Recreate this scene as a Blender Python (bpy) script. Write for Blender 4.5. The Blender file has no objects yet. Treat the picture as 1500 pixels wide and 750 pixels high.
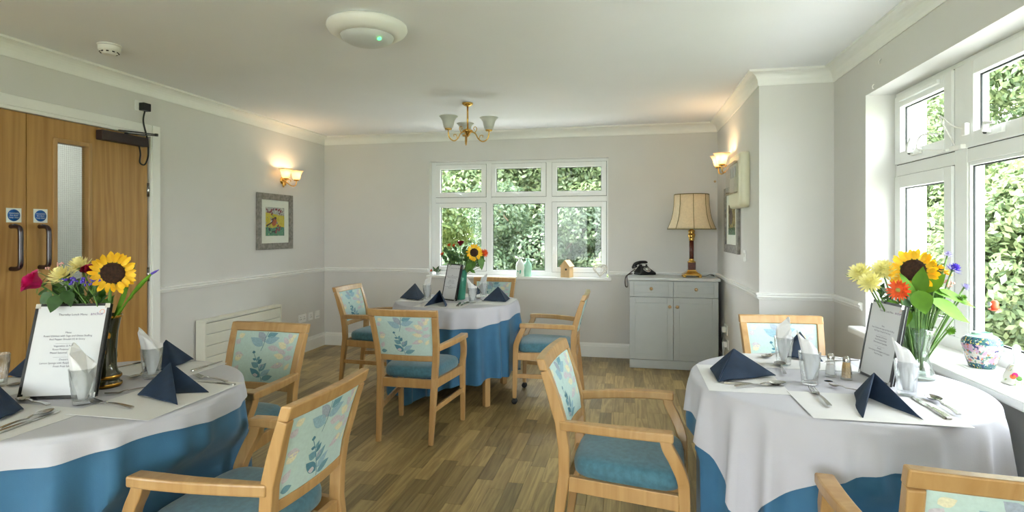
import bpy, math, random
import numpy as np
from mathutils import Vector, Matrix
random.seed(7)
rng = np.random.default_rng(11)
scene = bpy.context.scene
COL = scene.collection
PI = math.pi
R = math.radians

# ------------------------------------------------------------------ camera
F, CX, YH, CAMH = 825.0, 750.0, 338.0, 1.32          # focal length and horizon in pixels of the 1500x750 frame
YAW = math.atan((921 - CX) / F)
cs, sn = math.cos(YAW), math.sin(YAW)
cam_d = bpy.data.cameras.new('camera')
cam_d.sensor_fit = 'HORIZONTAL'
cam_d.sensor_width = 36.0
cam_d.lens = 36.0 * F / 1500.0
cam_d.shift_y = -(375.0 - YH) / 1500.0
cam_d.clip_start = 0.05
cam = bpy.data.objects.new('camera', cam_d)
cam.location = (0, 0, CAMH)
cam.rotation_euler = (PI / 2, 0, YAW)
COL.objects.link(cam)
scene.camera = cam

# ------------------------------------------------------------------ world, sun, exposure
SKY = 4.5
SUN = 7.0
wd = bpy.data.worlds.new('sky'); scene.world = wd; wd.use_nodes = True
bgn = wd.node_tree.nodes['Background']
bgn.inputs['Color'].default_value = (0.93, 0.97, 1.0, 1)
bgn.inputs['Strength'].default_value = SKY
sun_d = bpy.data.lights.new('sun', 'SUN'); sun_d.energy = SUN; sun_d.angle = R(4); sun_d.color = (1, .95, .86)
sun = bpy.data.objects.new('sun', sun_d)
sun.rotation_euler = Vector((.75, .36, -.75)).to_track_quat('-Z', 'Y').to_euler()
COL.objects.link(sun)
def portal(loc, size, direction):
    l = bpy.data.lights.new('window_portal', 'AREA'); l.shape = 'RECTANGLE'
    l.size, l.size_y = size; l.cycles.is_portal = True
    o = bpy.data.objects.new('window_portal', l); o.location = loc
    o.rotation_euler = Vector(direction).to_track_quat('-Z', 'Z').to_euler()
    COL.objects.link(o)
vs = scene.view_settings
scene.display_settings.display_device = 'sRGB'
vs.view_transform = 'Standard'; vs.look = 'None'; vs.gamma = 1.0; vs.use_curve_mapping = False
vs.exposure = 1.66
cy = scene.cycles
cy.use_denoising = True
try: cy.denoiser = 'OPENIMAGEDENOISE'
except Exception: pass
cy.max_bounces = 14; cy.diffuse_bounces = 8; cy.glossy_bounces = 4; cy.transmission_bounces = 8; cy.transparent_max_bounces = 24
cy.sample_clamp_indirect = 6.0
cy.caustics_reflective = False; cy.caustics_refractive = False

# ------------------------------------------------------------------ pixel helpers (a pixel is a direction; depth comes from the plane touched)
def ray(px, py):
    x = (px - CX) / F; z = (YH - py) / F
    return Vector((x * cs - sn, x * sn + cs, z))
CAM = Vector((0, 0, CAMH))
def onz(px, py, z): r = ray(px, py); return CAM + r * ((z - CAMH) / r.z)
def onx(px, py, X): r = ray(px, py); return CAM + r * (X / r.x)
def ony(px, py, Y): r = ray(px, py); return CAM + r * (Y / r.y)
def at(px, py, d): return CAM + ray(px, py) * d
def depth(p): return -p[0] * sn + p[1] * cs
def proj(p):
    d = depth(p); xr = p[0] * cs + p[1] * sn
    return CX + F * xr / d, YH - F * (p[2] - CAMH) / d

# ------------------------------------------------------------------ materials
def lin(c):
    return tuple((v / 255 / 12.92) if v / 255 <= .04045 else ((v / 255 + .055) / 1.055) ** 2.4 for v in c)
MATS = {}
def mat(name, rgb, rough=.5, metal=0.0, var=0.0, vscale=20.0, bump=0.0, bscale=80.0, stretch=(1, 1, 1), rgb2=None,
        sheen=0.0, coat=0.0, trans=0.0, spec=.5, random_var=0.0, emit=None, estr=0.0):
    m = bpy.data.materials.new(name); m.use_nodes = True
    nt = m.node_tree; N = nt.nodes; L = nt.links
    b = N['Principled BSDF']
    col = lin(rgb) + (1,)
    b.inputs['Base Color'].default_value = col
    b.inputs['Roughness'].default_value = rough; b.inputs['Metallic'].default_value = metal
    b.inputs['Specular IOR Level'].default_value = spec
    if sheen: b.inputs['Sheen Weight'].default_value = sheen
    if coat: b.inputs['Coat Weight'].default_value = coat; b.inputs['Coat Roughness'].default_value = .12
    if trans: b.inputs['Transmission Weight'].default_value = trans
    if emit: b.inputs['Emission Color'].default_value = lin(emit) + (1,); b.inputs['Emission Strength'].default_value = estr
    tc = N.new('ShaderNodeTexCoord'); mp = N.new('ShaderNodeMapping'); mp.inputs['Scale'].default_value = stretch
    L.new(tc.outputs['Object'], mp.inputs['Vector'])
    if var or rgb2:
        no = N.new('ShaderNodeTexNoise'); no.inputs['Scale'].default_value = vscale; no.inputs['Detail'].default_value = 4
        L.new(mp.outputs['Vector'], no.inputs['Vector'])
        cr = N.new('ShaderNodeValToRGB')
        c2 = lin(rgb2) if rgb2 else tuple(v * (1 - var) for v in col[:3])
        c1 = col[:3] if rgb2 else tuple(min(1, v * (1 + var)) for v in col[:3])
        cr.color_ramp.elements[0].position = .35; cr.color_ramp.elements[1].position = .65
        cr.color_ramp.elements[0].color = c2 + (1,) ; cr.color_ramp.elements[1].color = c1 + (1,)
        L.new(no.outputs['Fac'], cr.inputs['Fac'])
        out = cr.outputs['Color']
        if random_var:
            out = random_tint(nt, out, random_var)
        L.new(out, b.inputs['Base Color'])
    if bump:
        n2 = N.new('ShaderNodeTexNoise'); n2.inputs['Scale'].default_value = bscale; n2.inputs['Detail'].default_value = 3
        L.new(mp.outputs['Vector'], n2.inputs['Vector'])
        bp = N.new('ShaderNodeBump'); bp.inputs['Strength'].default_value = bump; bp.inputs['Distance'].default_value = .002
        L.new(n2.outputs['Fac'], bp.inputs['Height']); L.new(bp.outputs['Normal'], b.inputs['Normal'])
    MATS[name] = m
    return m
def random_tint(nt, socket, amount):
    N = nt.nodes; L = nt.links
    oi = N.new('ShaderNodeObjectInfo'); ge = N.new('ShaderNodeNewGeometry')
    ad = N.new('ShaderNodeMath'); ad.operation = 'ADD'; L.new(oi.outputs['Random'], ad.inputs[0]); L.new(ge.outputs['Random Per Island'], ad.inputs[1])
    fr = N.new('ShaderNodeMath'); fr.operation = 'FRACT'; L.new(ad.outputs[0], fr.inputs[0])
    mr = N.new('ShaderNodeMapRange'); mr.inputs['To Min'].default_value = 1 - amount; mr.inputs['To Max'].default_value = 1 + amount
    L.new(fr.outputs[0], mr.inputs['Value'])
    mx = N.new('ShaderNodeVectorMath'); mx.operation = 'SCALE'; L.new(socket, mx.inputs[0]); L.new(mr.outputs[0], mx.inputs['Scale'])
    return mx.outputs[0]
def wood_mat(name, light, dark, scale, along, rough=.4, random_var=0.0, coat=0.0, offset=False):
    """grain stretched along one axis"""
    m = bpy.data.materials.new(name); m.use_nodes = True
    nt = m.node_tree; N = nt.nodes; L = nt.links; b = N['Principled BSDF']
    b.inputs['Roughness'].default_value = rough
    if coat: b.inputs['Coat Weight'].default_value = coat; b.inputs['Coat Roughness'].default_value = .2
    tc = N.new('ShaderNodeTexCoord'); mp = N.new('ShaderNodeMapping')
    sc = [1, 1, 1]; sc['xyz'.index(along)] = .07
    mp.inputs['Scale'].default_value = sc
    L.new(tc.outputs['Object'], mp.inputs['Vector'])
    vec = mp.outputs['Vector']
    if offset:
        oi = N.new('ShaderNodeObjectInfo'); ge = N.new('ShaderNodeNewGeometry')
        ad = N.new('ShaderNodeMath'); ad.operation = 'ADD'; L.new(oi.outputs['Random'], ad.inputs[0]); L.new(ge.outputs['Random Per Island'], ad.inputs[1])
        ml = N.new('ShaderNodeMath'); ml.operation = 'MULTIPLY'; ml.inputs[1].default_value = 17.3; L.new(ad.outputs[0], ml.inputs[0])
        av = N.new('ShaderNodeVectorMath'); av.operation = 'ADD'; L.new(vec, av.inputs[0]); L.new(ml.outputs[0], av.inputs[1]); vec = av.outputs[0]
    n1 = N.new('ShaderNodeTexNoise'); n1.inputs['Scale'].default_value = scale; n1.inputs['Detail'].default_value = 5; n1.inputs['Distortion'].default_value = .6
    L.new(vec, n1.inputs['Vector'])
    n2 = N.new('ShaderNodeTexNoise'); n2.inputs['Scale'].default_value = scale * 6; n2.inputs['Detail'].default_value = 2
    L.new(vec, n2.inputs['Vector'])
    wv = N.new('ShaderNodeMath'); wv.operation = 'MULTIPLY'; wv.inputs[1].default_value = 14.0; L.new(n1.outputs['Fac'], wv.inputs[0])
    fr = N.new('ShaderNodeMath'); fr.operation = 'PINGPONG'; fr.inputs[1].default_value = 1.0; L.new(wv.outputs[0], fr.inputs[0])
    mx = N.new('ShaderNodeMath'); mx.operation = 'MULTIPLY_ADD'; mx.inputs[1].default_value = .45; L.new(fr.outputs[0], mx.inputs[0])
    hf = N.new('ShaderNodeMath'); hf.operation = 'MULTIPLY'; hf.inputs[1].default_value = .55; L.new(n2.outputs['Fac'], hf.inputs[0]); L.new(hf.outputs[0], mx.inputs[2])
    cr = N.new('ShaderNodeValToRGB'); cr.color_ramp.elements[0].position = .2; cr.color_ramp.elements[1].position = .75
    cr.color_ramp.elements[0].color = lin(dark) + (1,); cr.color_ramp.elements[1].color = lin(light) + (1,)
    L.new(mx.outputs[0], cr.inputs['Fac'])
    out = cr.outputs['Color']
    if random_var: out = random_tint(nt, out, random_var)
    L.new(out, b.inputs['Base Color'])
    bp = N.new('ShaderNodeBump'); bp.inputs['Strength'].default_value = .06; bp.inputs['Distance'].default_value = .001
    L.new(n2.outputs['Fac'], bp.inputs['Height']); L.new(bp.outputs['Normal'], b.inputs['Normal'])
    MATS[name] = m
    return m
def glass_mat(name, tint=(1, 1, 1), gloss=.10, rough=.0, fres=.25):
    m = bpy.data.materials.new(name); m.use_nodes = True
    nt = m.node_tree; N = nt.nodes; L = nt.links; N.remove(N['Principled BSDF'])
    tr = N.new('ShaderNodeBsdfTransparent'); tr.inputs['Color'].default_value = tint + (1,)
    gl = N.new('ShaderNodeBsdfGlossy'); gl.inputs['Roughness'].default_value = rough
    lw = N.new('ShaderNodeLayerWeight'); lw.inputs['Blend'].default_value = fres
    ml = N.new('ShaderNodeMath'); ml.operation = 'MULTIPLY_ADD'; ml.inputs[1].default_value = .8; ml.inputs[2].default_value = gloss * .3
    L.new(lw.outputs['Facing'], ml.inputs[0]); ml.use_clamp = True
    mx = N.new('ShaderNodeMixShader'); L.new(ml.outputs[0], mx.inputs[0]); L.new(tr.outputs[0], mx.inputs[1]); L.new(gl.outputs[0], mx.inputs[2])
    L.new(mx.outputs[0], N['Material Output'].inputs['Surface'])
    MATS[name] = m
    return m
def pane_mat(name):
    m = bpy.data.materials.new(name); m.use_nodes = True
    nt = m.node_tree; N = nt.nodes; L = nt.links; N.remove(N['Principled BSDF'])
    tr = N.new('ShaderNodeBsdfTransparent'); tr.inputs['Color'].default_value = (.97, .985, .98, 1)
    gl = N.new('ShaderNodeBsdfGlossy'); gl.inputs['Roughness'].default_value = 0
    mx = N.new('ShaderNodeMixShader'); mx.inputs[0].default_value = .012
    L.new(tr.outputs[0], mx.inputs[1]); L.new(gl.outputs[0], mx.inputs[2]); L.new(mx.outputs[0], N['Material Output'].inputs['Surface'])
    MATS[name] = m
    return m
def leaf_mat(name, rgb, rgb2, amount=.35, transl=.5):
    m = bpy.data.materials.new(name); m.use_nodes = True
    nt = m.node_tree; N = nt.nodes; L = nt.links; N.remove(N['Principled BSDF'])
    ge = N.new('ShaderNodeNewGeometry'); cr = N.new('ShaderNodeValToRGB')
    cr.color_ramp.elements[0].color = lin(rgb2) + (1,); cr.color_ramp.elements[1].color = lin(rgb) + (1,)
    L.new(ge.outputs['Random Per Island'], cr.inputs['Fac'])
    d = N.new('ShaderNodeBsdfDiffuse'); t = N.new('ShaderNodeBsdfTranslucent'); g = N.new('ShaderNodeBsdfGlossy'); g.inputs['Roughness'].default_value = .45
    L.new(cr.outputs[0], d.inputs[0]); L.new(cr.outputs[0], t.inputs[0])
    mx = N.new('ShaderNodeMixShader'); mx.inputs[0].default_value = transl; L.new(d.outputs[0], mx.inputs[1]); L.new(t.outputs[0], mx.inputs[2])
    m2 = N.new('ShaderNodeMixShader'); m2.inputs[0].default_value = .05; L.new(mx.outputs[0], m2.inputs[1]); L.new(g.outputs[0], m2.inputs[2])
    L.new(m2.outputs[0], N['Material Output'].inputs['Surface'])
    MATS[name] = m
    return m
def translucent_mat(name, rgb, tfac=.5, rough=.6):
    m = bpy.data.materials.new(name); m.use_nodes = True
    nt = m.node_tree; N = nt.nodes; L = nt.links; N.remove(N['Principled BSDF'])
    d = N.new('ShaderNodeBsdfDiffuse'); t = N.new('ShaderNodeBsdfTranslucent'); g = N.new('ShaderNodeBsdfGlossy'); g.inputs['Roughness'].default_value = .25
    no = N.new('ShaderNodeTexNoise'); no.inputs['Scale'].default_value = 60; tc = N.new('ShaderNodeTexCoord'); L.new(tc.outputs['Object'], no.inputs['Vector'])
    cr = N.new('ShaderNodeValToRGB'); cr.color_ramp.elements[0].color = tuple(v * .92 for v in lin(rgb)) + (1,); cr.color_ramp.elements[1].color = lin(rgb) + (1,)
    L.new(no.outputs['Fac'], cr.inputs['Fac']); L.new(cr.outputs[0], d.inputs[0]); L.new(cr.outputs[0], t.inputs[0])
    mx = N.new('ShaderNodeMixShader'); mx.inputs[0].default_value = tfac; L.new(d.outputs[0], mx.inputs[1]); L.new(t.outputs[0], mx.inputs[2])
    m2 = N.new('ShaderNodeMixShader'); m2.inputs[0].default_value = .05; L.new(mx.outputs[0], m2.inputs[1]); L.new(g.outputs[0], m2.inputs[2])
    L.new(m2.outputs[0], N['Material Output'].inputs['Surface'])
    MATS[name] = m
    return m

mat('wall_paint', (216, 215, 213), .85, var=.012, vscale=3, bump=.03, bscale=300)
mat('ceiling_paint', (238, 240, 245), .9, var=.01, vscale=2)
mat('white_gloss', (238, 239, 237), .35, var=.01, vscale=10)
mat('upvc', (240, 242, 242), .28, var=.008, vscale=8)
mat('gasket', (25, 32, 36), .6, var=.1)
mat('oak_lip', (178, 140, 90), .45, var=.08, vscale=30, stretch=(1, 1, .1))
mat('black_plastic', (22, 22, 24), .35, var=.1)
mat('dark_maroon', (46, 26, 32), .22, var=.12, coat=.5)
mat('brown_plastic', (52, 38, 40), .5, var=.1)
mat('brass', (214, 172, 92), .2, metal=1.0, var=.06)
mat('old_gold', (190, 140, 60), .25, metal=1.0, var=.1)
mat('chrome', (205, 203, 198), .14, metal=1.0, var=.03)
mat('steel', (186, 184, 180), .26, metal=1.0, var=.03, vscale=60)
wood_mat('beech', (190, 152, 100), (176, 136, 84), 7, 'z', .35, coat=.25, random_var=.05)
wood_mat('oak_door', (184, 142, 80), (160, 116, 60), 5.0, 'z', .4, coat=.2)
wood_mat('floor_plank', (164, 142, 94), (128, 106, 66), 11, 'y', .36, random_var=.36, offset=True)
mat('floor_base', (90, 74, 52), .6, var=.1)
mat('seat_velvet', (66, 114, 132), .75, var=.16, vscale=45, bump=.25, bscale=420, sheen=.35)
mat('panel_fabric', (190, 214, 209), .8, var=.035, vscale=90, bump=.18, bscale=500)
for n, c in (('print_teal', (112, 156, 170)), ('print_blue', (150, 184, 198)), ('print_slate', (160, 172, 186)), ('print_mauve', (200, 196, 202)),
             ('print_yellow', (224, 220, 190)), ('print_deep', (84, 134, 152))):
    mat(n, c, .85, var=.09, vscale=150)
mat('white_linen', (192, 192, 201), .8, var=.012, vscale=14, bump=.12, bscale=260)
mat('blue_linen', (50, 104, 140), .72, var=.06, vscale=12, bump=.15, bscale=300, sheen=.2)
mat('navy_linen', (20, 42, 68), .85, var=.12, vscale=25, bump=.25, bscale=500)
mat('mat_paper', (216, 216, 217), .75, var=.012, vscale=20)
mat('menu_paper', (212, 214, 218), .6, spec=.25, var=.006, vscale=20)
translucent_mat('tissue', (246, 246, 248), .25)
mat('ink', (52, 46, 84), .7, var=.05)
mat('ink_purple', (92, 46, 120), .7, var=.05)
mat('ink_orange', (232, 120, 60), .7, var=.05)
glass_mat('clear_glass', (.965, .975, .975), .12)
glass_mat('vase_glass', (.93, .97, .94), .12)
pane_mat('window_glass')
mat('vase_water', (150, 165, 110), .05, trans=.9, var=.05)
mat('bronze_glaze', (46, 46, 22), .12, var=.35, vscale=30, coat=.8)
mat('green_glaze', (56, 128, 104), .35, var=.08)
mat('sunflower_yellow', (252, 196, 38), .6, var=.10, vscale=40, random_var=.08)
mat('sunflower_disc', (52, 30, 18), .9, var=.5, vscale=120, bump=1.0, bscale=300)
mat('cream_petal', (246, 238, 178), .6, var=.05, vscale=60)
mat('lemon_petal', (236, 230, 160), .6, var=.06, vscale=60)
mat('magenta_petal', (206, 22, 110), .6, var=.18, vscale=40)
mat('crimson_petal', (150, 14, 50), .6, var=.2, vscale=40)
mat('orange_petal', (226, 96, 44), .6, var=.18, vscale=60)
mat('purple_petal', (92, 70, 190), .6, var=.2, vscale=80)
mat('lilac_petal', (172, 164, 214), .6, var=.1, vscale=80)
mat('pink_bud', (232, 176, 170), .6, var=.1)
mat('daffodil_yellow', (250, 222, 50), .6, var=.06)
mat('trumpet_yellow', (244, 196, 22), .6, var=.08)
mat('green_eye', (170, 176, 90), .7, var=.2)
mat('leaf_dark', (58, 92, 48), .5, var=.25, vscale=25, random_var=.15)
mat('leaf_bright', (88, 132, 34), .6, spec=.2, var=.18, vscale=14, random_var=.12)
mat('leaf_mid', (84, 128, 54), .45, var=.2, vscale=20, random_var=.12)
mat('stem_green', (96, 132, 62), .5, var=.15)
mat('cabinet_paint', (182, 188, 188), .42, var=.015, vscale=10)
mat('cabinet_top', (196, 200, 200), .3, var=.02, vscale=10)
mat('knob_wood', (204, 172, 128), .4, var=.06)
mat('shade_silk', (224, 206, 174), .8, var=.05, vscale=60)
mat('shade_piping', (112, 100, 44), .7, var=.1)
mat('marble_red', (88, 38, 32), .2, var=.25, vscale=60, coat=.5)
translucent_mat('frosted_glass', (236, 238, 234), .55)
translucent_mat('alabaster_glass', (255, 244, 222), .6)
mat('bulb', (255, 230, 190), .4, emit=(255, 206, 140), estr=6.0, var=.01)
mat('cream_plastic', (232, 230, 206), .3, var=.015)
glass_mat('smoked_cover', (.86, .86, .82), .15)
mat('white_plastic', (240, 240, 238), .35, var=.01)
mat('diffuser', (206, 210, 212), .35, var=.01)
mat('green_led', (80, 230, 120), .4, emit=(70, 235, 120), estr=1.2, var=.02)
mat('radiator', (226, 226, 214), .5, var=.01)
mat('frame_grey', (132, 128, 122), .6, var=.28, vscale=35, bump=.4, bscale=60)
mat('mount_card', (236, 234, 226), .8, var=.01)
mat('sign_white', (226, 232, 226), .5, var=.01)
mat('sign_blue', (18, 92, 168), .5, var=.02)
mat('brown_cable', (52, 34, 28), .5, var=.1)
mat('black_cable', (20, 20, 21), .5, var=.1)
mat('pine', (224, 190, 140), .6, var=.08, vscale=30, stretch=(1, 1, .2))
mat('wicker', (226, 222, 214), .8, var=.1, vscale=60)
mat('pale_ceramic', (236, 246, 240), .2, var=.02)
mat('mint_ceramic', (176, 226, 204), .25, var=.05)
mat('aqua_motif', (70, 190, 160), .4, var=.08)
mat('salt', (244, 244, 244), .8, var=.03, vscale=300)
mat('pepper', (196, 166, 120), .9, var=.2, vscale=300)
mat('exterior_cream', (236, 228, 206), .85, var=.03, vscale=5)
mat('exterior_brick', (150, 120, 100), .85, var=.1, vscale=8)
mat('grass', (132, 148, 104), .95, var=.2, vscale=3)
mat('paving', (200, 198, 190), .9, var=.08, vscale=3)
mat('corridor_paint', (190, 196, 190), .8, var=.02)
mat('rubber', (18, 18, 18), .6, var=.1)
mat('feeder_red', (226, 84, 52), .4, var=.08)
leaf_mat('foliage_light', (165, 171, 112), (136, 154, 99))
leaf_mat('foliage_mid', (139, 152, 105), (97, 121, 85))
leaf_mat('foliage_dark', (105, 122, 89), (75, 100, 77))
mat('bark', (92, 76, 60), .9, var=.25, vscale=12)

# ------------------------------------------------------------------ mesh builder
class MB:
    def __init__(s):
        s.v = []; s.f = []; s.m = []; s.s = []
    def add(s, vs_, fs_, mi=0, smooth=False, X=None):
        o = len(s.v)
        if X is not None: vs_ = [X @ Vector(p) for p in vs_]
        s.v += [tuple(p) for p in vs_]
        for f in fs_:
            s.f.append([i + o for i in f]); s.m.append(mi); s.s.append(smooth)
        return s
    def box(s, a, b, mi=0, X=None):
        x0, y0, z0 = a; x1, y1, z1 = b
        x0, x1 = min(x0, x1), max(x0, x1); y0, y1 = min(y0, y1), max(y0, y1); z0, z1 = min(z0, z1), max(z0, z1)
        v = [(x0, y0, z0), (x1, y0, z0), (x1, y1, z0), (x0, y1, z0), (x0, y0, z1), (x1, y0, z1), (x1, y1, z1), (x0, y1, z1)]
        return s.add(v, [(0, 3, 2, 1), (4, 5, 6, 7), (0, 1, 5, 4), (1, 2, 6, 5), (2, 3, 7, 6), (3, 0, 4, 7)], mi, False, X)
    def loft(s, rings, mi=0, smooth=True, closed=True, cap=True, X=None):
        n = len(rings[0]); v = [p for r in rings for p in r]; f = []
        for i in range(len(rings) - 1):
            for j in range(n if closed else n - 1):
                k = (j + 1) % n
                f.append((i * n + j, i * n + k, (i + 1) * n + k, (i + 1) * n + j))
        s.add(v, f, mi, smooth, X)
        if cap and closed:
            o = len(s.v) - len(v)
            s.f.append([o + j for j in range(n)][::-1]); s.m.append(mi); s.s.append(False)
            s.f.append([o + (len(rings) - 1) * n + j for j in range(n)]); s.m.append(mi); s.s.append(False)
        return s
    def lathe(s, prof, n=24, mi=0, X=None, cap=False, smooth=True):
        rings = [[(max(r, 1e-5) * math.cos(2 * PI * j / n), max(r, 1e-5) * math.sin(2 * PI * j / n), z) for j in range(n)] for r, z in prof]
        return s.loft(rings, mi, smooth, True, cap, X)
    def tube(s, pts, r, n=8, mi=0, X=None, cap=True, smooth=True, squash=None):
        pts = [Vector(p) for p in pts]; m = len(pts)
        rr = r if isinstance(r, (list, tuple)) else [r] * m
        t0 = (pts[1] - pts[0]).normalized(); up = Vector((0, 0, 1)) if abs(t0.z) < .9 else Vector((1, 0, 0))
        u = t0.cross(up).normalized(); rings = []
        for i in range(m):
            t = (pts[min(i + 1, m - 1)] - pts[max(i - 1, 0)]).normalized()
            u = (u - t * u.dot(t)).normalized(); w = t.cross(u)
            rings.append([pts[i] + (u * math.cos(2 * PI * j / n) + w * math.sin(2 * PI * j / n)) * rr[i] for j in range(n)])
        return s.loft(rings, mi, smooth, True, cap, X)
    def bar(s, pts, side, ws, hs, mi=0, X=None):
        """rectangular section swept along pts; side = fixed width direction; ws, hs full sizes"""
        pts = [Vector(p) for p in pts]; m = len(pts); rings = []
        ws = ws if isinstance(ws, (list, tuple)) else [ws] * m; hs = hs if isinstance(hs, (list, tuple)) else [hs] * m
        sd = Vector(side).normalized()
        for i in range(m):
            t = (pts[min(i + 1, m - 1)] - pts[max(i - 1, 0)]).normalized()
            u = (sd - t * sd.dot(t)).normalized(); w = t.cross(u)
            a, b = u * ws[i] / 2, w * hs[i] / 2
            rings.append([pts[i] - a - b, pts[i] + a - b, pts[i] + a + b, pts[i] - a + b])
        return s.loft(rings, mi, False, True, True, X)
    def prism(s, poly, z0, z1, mi=0, X=None, smooth=False):
        n = len(poly)
        v = [(x, y, z0) for x, y in poly] + [(x, y, z1) for x, y in poly]
        f = [tuple(range(n))[::-1], tuple(range(n, 2 * n))] + [(j, (j + 1) % n, n + (j + 1) % n, n + j) for j in range(n)]
        return s.add(v, f, mi, smooth, X)
    def grid(s, fn, nu, nv, mi=0, smooth=True, X=None, closeu=False):
        v = [fn(i / (nu if closeu else nu - 1), j / (nv - 1)) for j in range(nv) for i in range(nu)]
        f = []
        for j in range(nv - 1):
            for i in range(nu if closeu else nu - 1):
                k = (i + 1) % nu
                f.append((j * nu + i, j * nu + k, (j + 1) * nu + k, (j + 1) * nu + i))
        return s.add(v, f, mi, smooth, X)
    def sphere(s, c, r, n=12, mi=0, sz=(1, 1, 1)):
        prof = []
        rings = []
        for i in range(n // 2 + 1):
            a = -PI / 2 + PI * i / (n // 2)
            rings.append([(c[0] + r * sz[0] * max(math.cos(a), 1e-4) * math.cos(2 * PI * j / n), c[1] + r * sz[1] * max(math.cos(a), 1e-4) * math.sin(2 * PI * j / n), c[2] + r * sz[2] * math.sin(a)) for j in range(n)])
        return s.loft(rings, mi, True, True, False)
    def mesh(s, name, mats_):
        me = bpy.data.meshes.new(name); me.from_pydata(s.v, [], s.f); me.update()
        for k in (mats_ if isinstance(mats_, (list, tuple)) else [mats_]): me.materials.append(MATS[k])
        if any(s.m): me.polygons.foreach_set('material_index', s.m)
        me.polygons.foreach_set('use_smooth', s.s)
        return me
    def build(s, name, mats_, parent=None, bevel=0, loc=None, rz=0, solid=0, sub=0):
        o = bpy.data.objects.new(name, s.mesh(name, mats_)); COL.objects.link(o)
        if parent is not None: o.parent = parent
        if loc is not None: o.location = loc
        if rz: o.rotation_euler.z = rz
        if solid:
            d = o.modifiers.new('thickness', 'SOLIDIFY'); d.thickness = solid; d.offset = 0
        if bevel:
            d = o.modifiers.new('bevel', 'BEVEL'); d.width = bevel; d.segments = 2; d.limit_method = 'ANGLE'; d.angle_limit = R(35)
        if sub:
            d = o.modifiers.new('sub', 'SUBSURF'); d.levels = sub; d.render_levels = sub
        return o
def obj(name, me, parent=None, X=None):
    o = bpy.data.objects.new(name, me); COL.objects.link(o)
    if parent is not None: o.parent = parent
    if X is not None: o.matrix_local = X
    return o
def tag(o, label, cat, group=None, kind=None):
    if label: o['label'] = label
    if cat: o['category'] = cat
    if group: o['group'] = group
    if kind: o['kind'] = kind
    return o
def empty(name, loc=(0, 0, 0), rz=0):
    o = bpy.data.objects.new(name, None); o.empty_display_size = .05; COL.objects.link(o)
    o.location = loc; o.rotation_euler = (0, 0, rz)
    return o
def thing(name, label, cat, loc=(0, 0, 0), rz=0, group=None):
    return tag(empty(name, loc, rz), label, cat, group)
def struct(o, label, cat=None):
    o['kind'] = 'structure'; o['label'] = label; o['category'] = cat or o.name.split('_')[0]
    return o
def copy_tree(o, parent=None):
    c = o.copy(); COL.objects.link(c); c.parent = parent
    for ch in o.children: copy_tree(ch, c)
    return c
def frame_to(origin, zdir, xhint=(1, 0, 0)):
    z = Vector(zdir).normalized(); x = Vector(xhint); x = x - z * x.dot(z)
    if x.length < 1e-4: x = Vector((0, 1, 0)) - z * z.y
    x.normalize(); y = z.cross(x)
    return Matrix.Translation(Vector(origin)) @ Matrix((x, y, z)).transposed().to_4x4()
def text(name, body, size, material, parent, X, align='CENTER', spacing=1.0):
    c = bpy.data.curves.new(name, 'FONT'); c.body = body; c.size = size; c.align_x = align; c.align_y = 'TOP'; c.space_line = spacing
    c.resolution_u = 2; c.materials.append(MATS[material])
    tmp = bpy.data.objects.new(name + '_tmp', c); COL.objects.link(tmp); bpy.context.view_layer.update()
    me = bpy.data.meshes.new_from_object(tmp.evaluated_get(bpy.context.evaluated_depsgraph_get()))
    bpy.data.objects.remove(tmp); me.name = name
    if not me.materials: me.materials.append(MATS[material])
    o = bpy.data.objects.new(name, me); COL.objects.link(o); o.parent = parent; o.matrix_local = X; o['kind'] = 'stuff'
    return o
def smooth_path(pts, n=8):
    """Catmull-Rom through pts"""
    P = [Vector(p) for p in pts]; out = []
    for i in range(len(P) - 1):
        a = P[max(i - 1, 0)]; b = P[i]; c = P[i + 1]; d = P[min(i + 2, len(P) - 1)]
        for k in range(n):
            t = k / n
            out.append(.5 * ((2 * b) + (c - a) * t + (2 * a - 5 * b + 4 * c - d) * t * t + (3 * b - a - 3 * c + d) * t ** 3))
    out.append(P[-1]); return out

# ------------------------------------------------------------------ the room shell
XL, YB, XA, YA, XR, YR = -3.46, 5.958, 0.873, 4.113, 1.34, -3.2
CEIL, TB, TR = 2.405, 0.24, 0.28
W1 = (-2.175, -0.209, 0.815, 2.088)                   # back window x0 x1 z0 z1
W2 = (1.78, 3.60, 0.73, 2.10)                         # right window y0 y1 z0 z1
W5 = (-2.0, -.4, 0.55, 2.00)                         # unseen left-wall window, added behind the camera to let in fill light
DR = (1.80, 3.518, 2.012)                             # door y0 y1 top
def wall_with_holes(u0, u1, z0, z1, holes, put):
    """rectangles around the holes; put(u0,u1,z0,z1) adds a box"""
    us = sorted({u0, u1, *[h[0] for h in holes], *[h[1] for h in holes]})
    for a, b in zip(us, us[1:]):
        hs = [h for h in holes if h[0] <= a and h[1] >= b]
        if not hs: put(a, b, z0, z1); continue
        h = hs[0]
        if h[2] > z0: put(a, b, z0, h[2])
        if h[3] < z1: put(a, b, h[3], z1)
mb = MB(); wall_with_holes(XL - .14, XA + .0, -.05, CEIL, [W1], lambda a, b, c, d: mb.box((a, YB, c), (b, YB + TB, d)))
struct(mb.build('wall_back', 'wall_paint'), 'pale grey back wall around the three-light window', 'wall')
mb = MB(); wall_with_holes(YR, YB, -.05, CEIL, [(DR[0], DR[1], -.05, DR[2]), W5], lambda a, b, c, d: mb.box((XL - .14, a, c), (XL, b, d)))
struct(mb.build('wall_left', 'wall_paint'), 'pale grey left wall with oak double doors', 'wall')
mb = MB(); wall_with_holes(YR, YA, -.05, CEIL, [W2], lambda a, b, c, d: mb.box((XR, a, c), (XR + TR, b, d)))
struct(mb.build('wall_right', 'wall_paint'), 'pale grey right wall pierced by the large window', 'wall')
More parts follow.
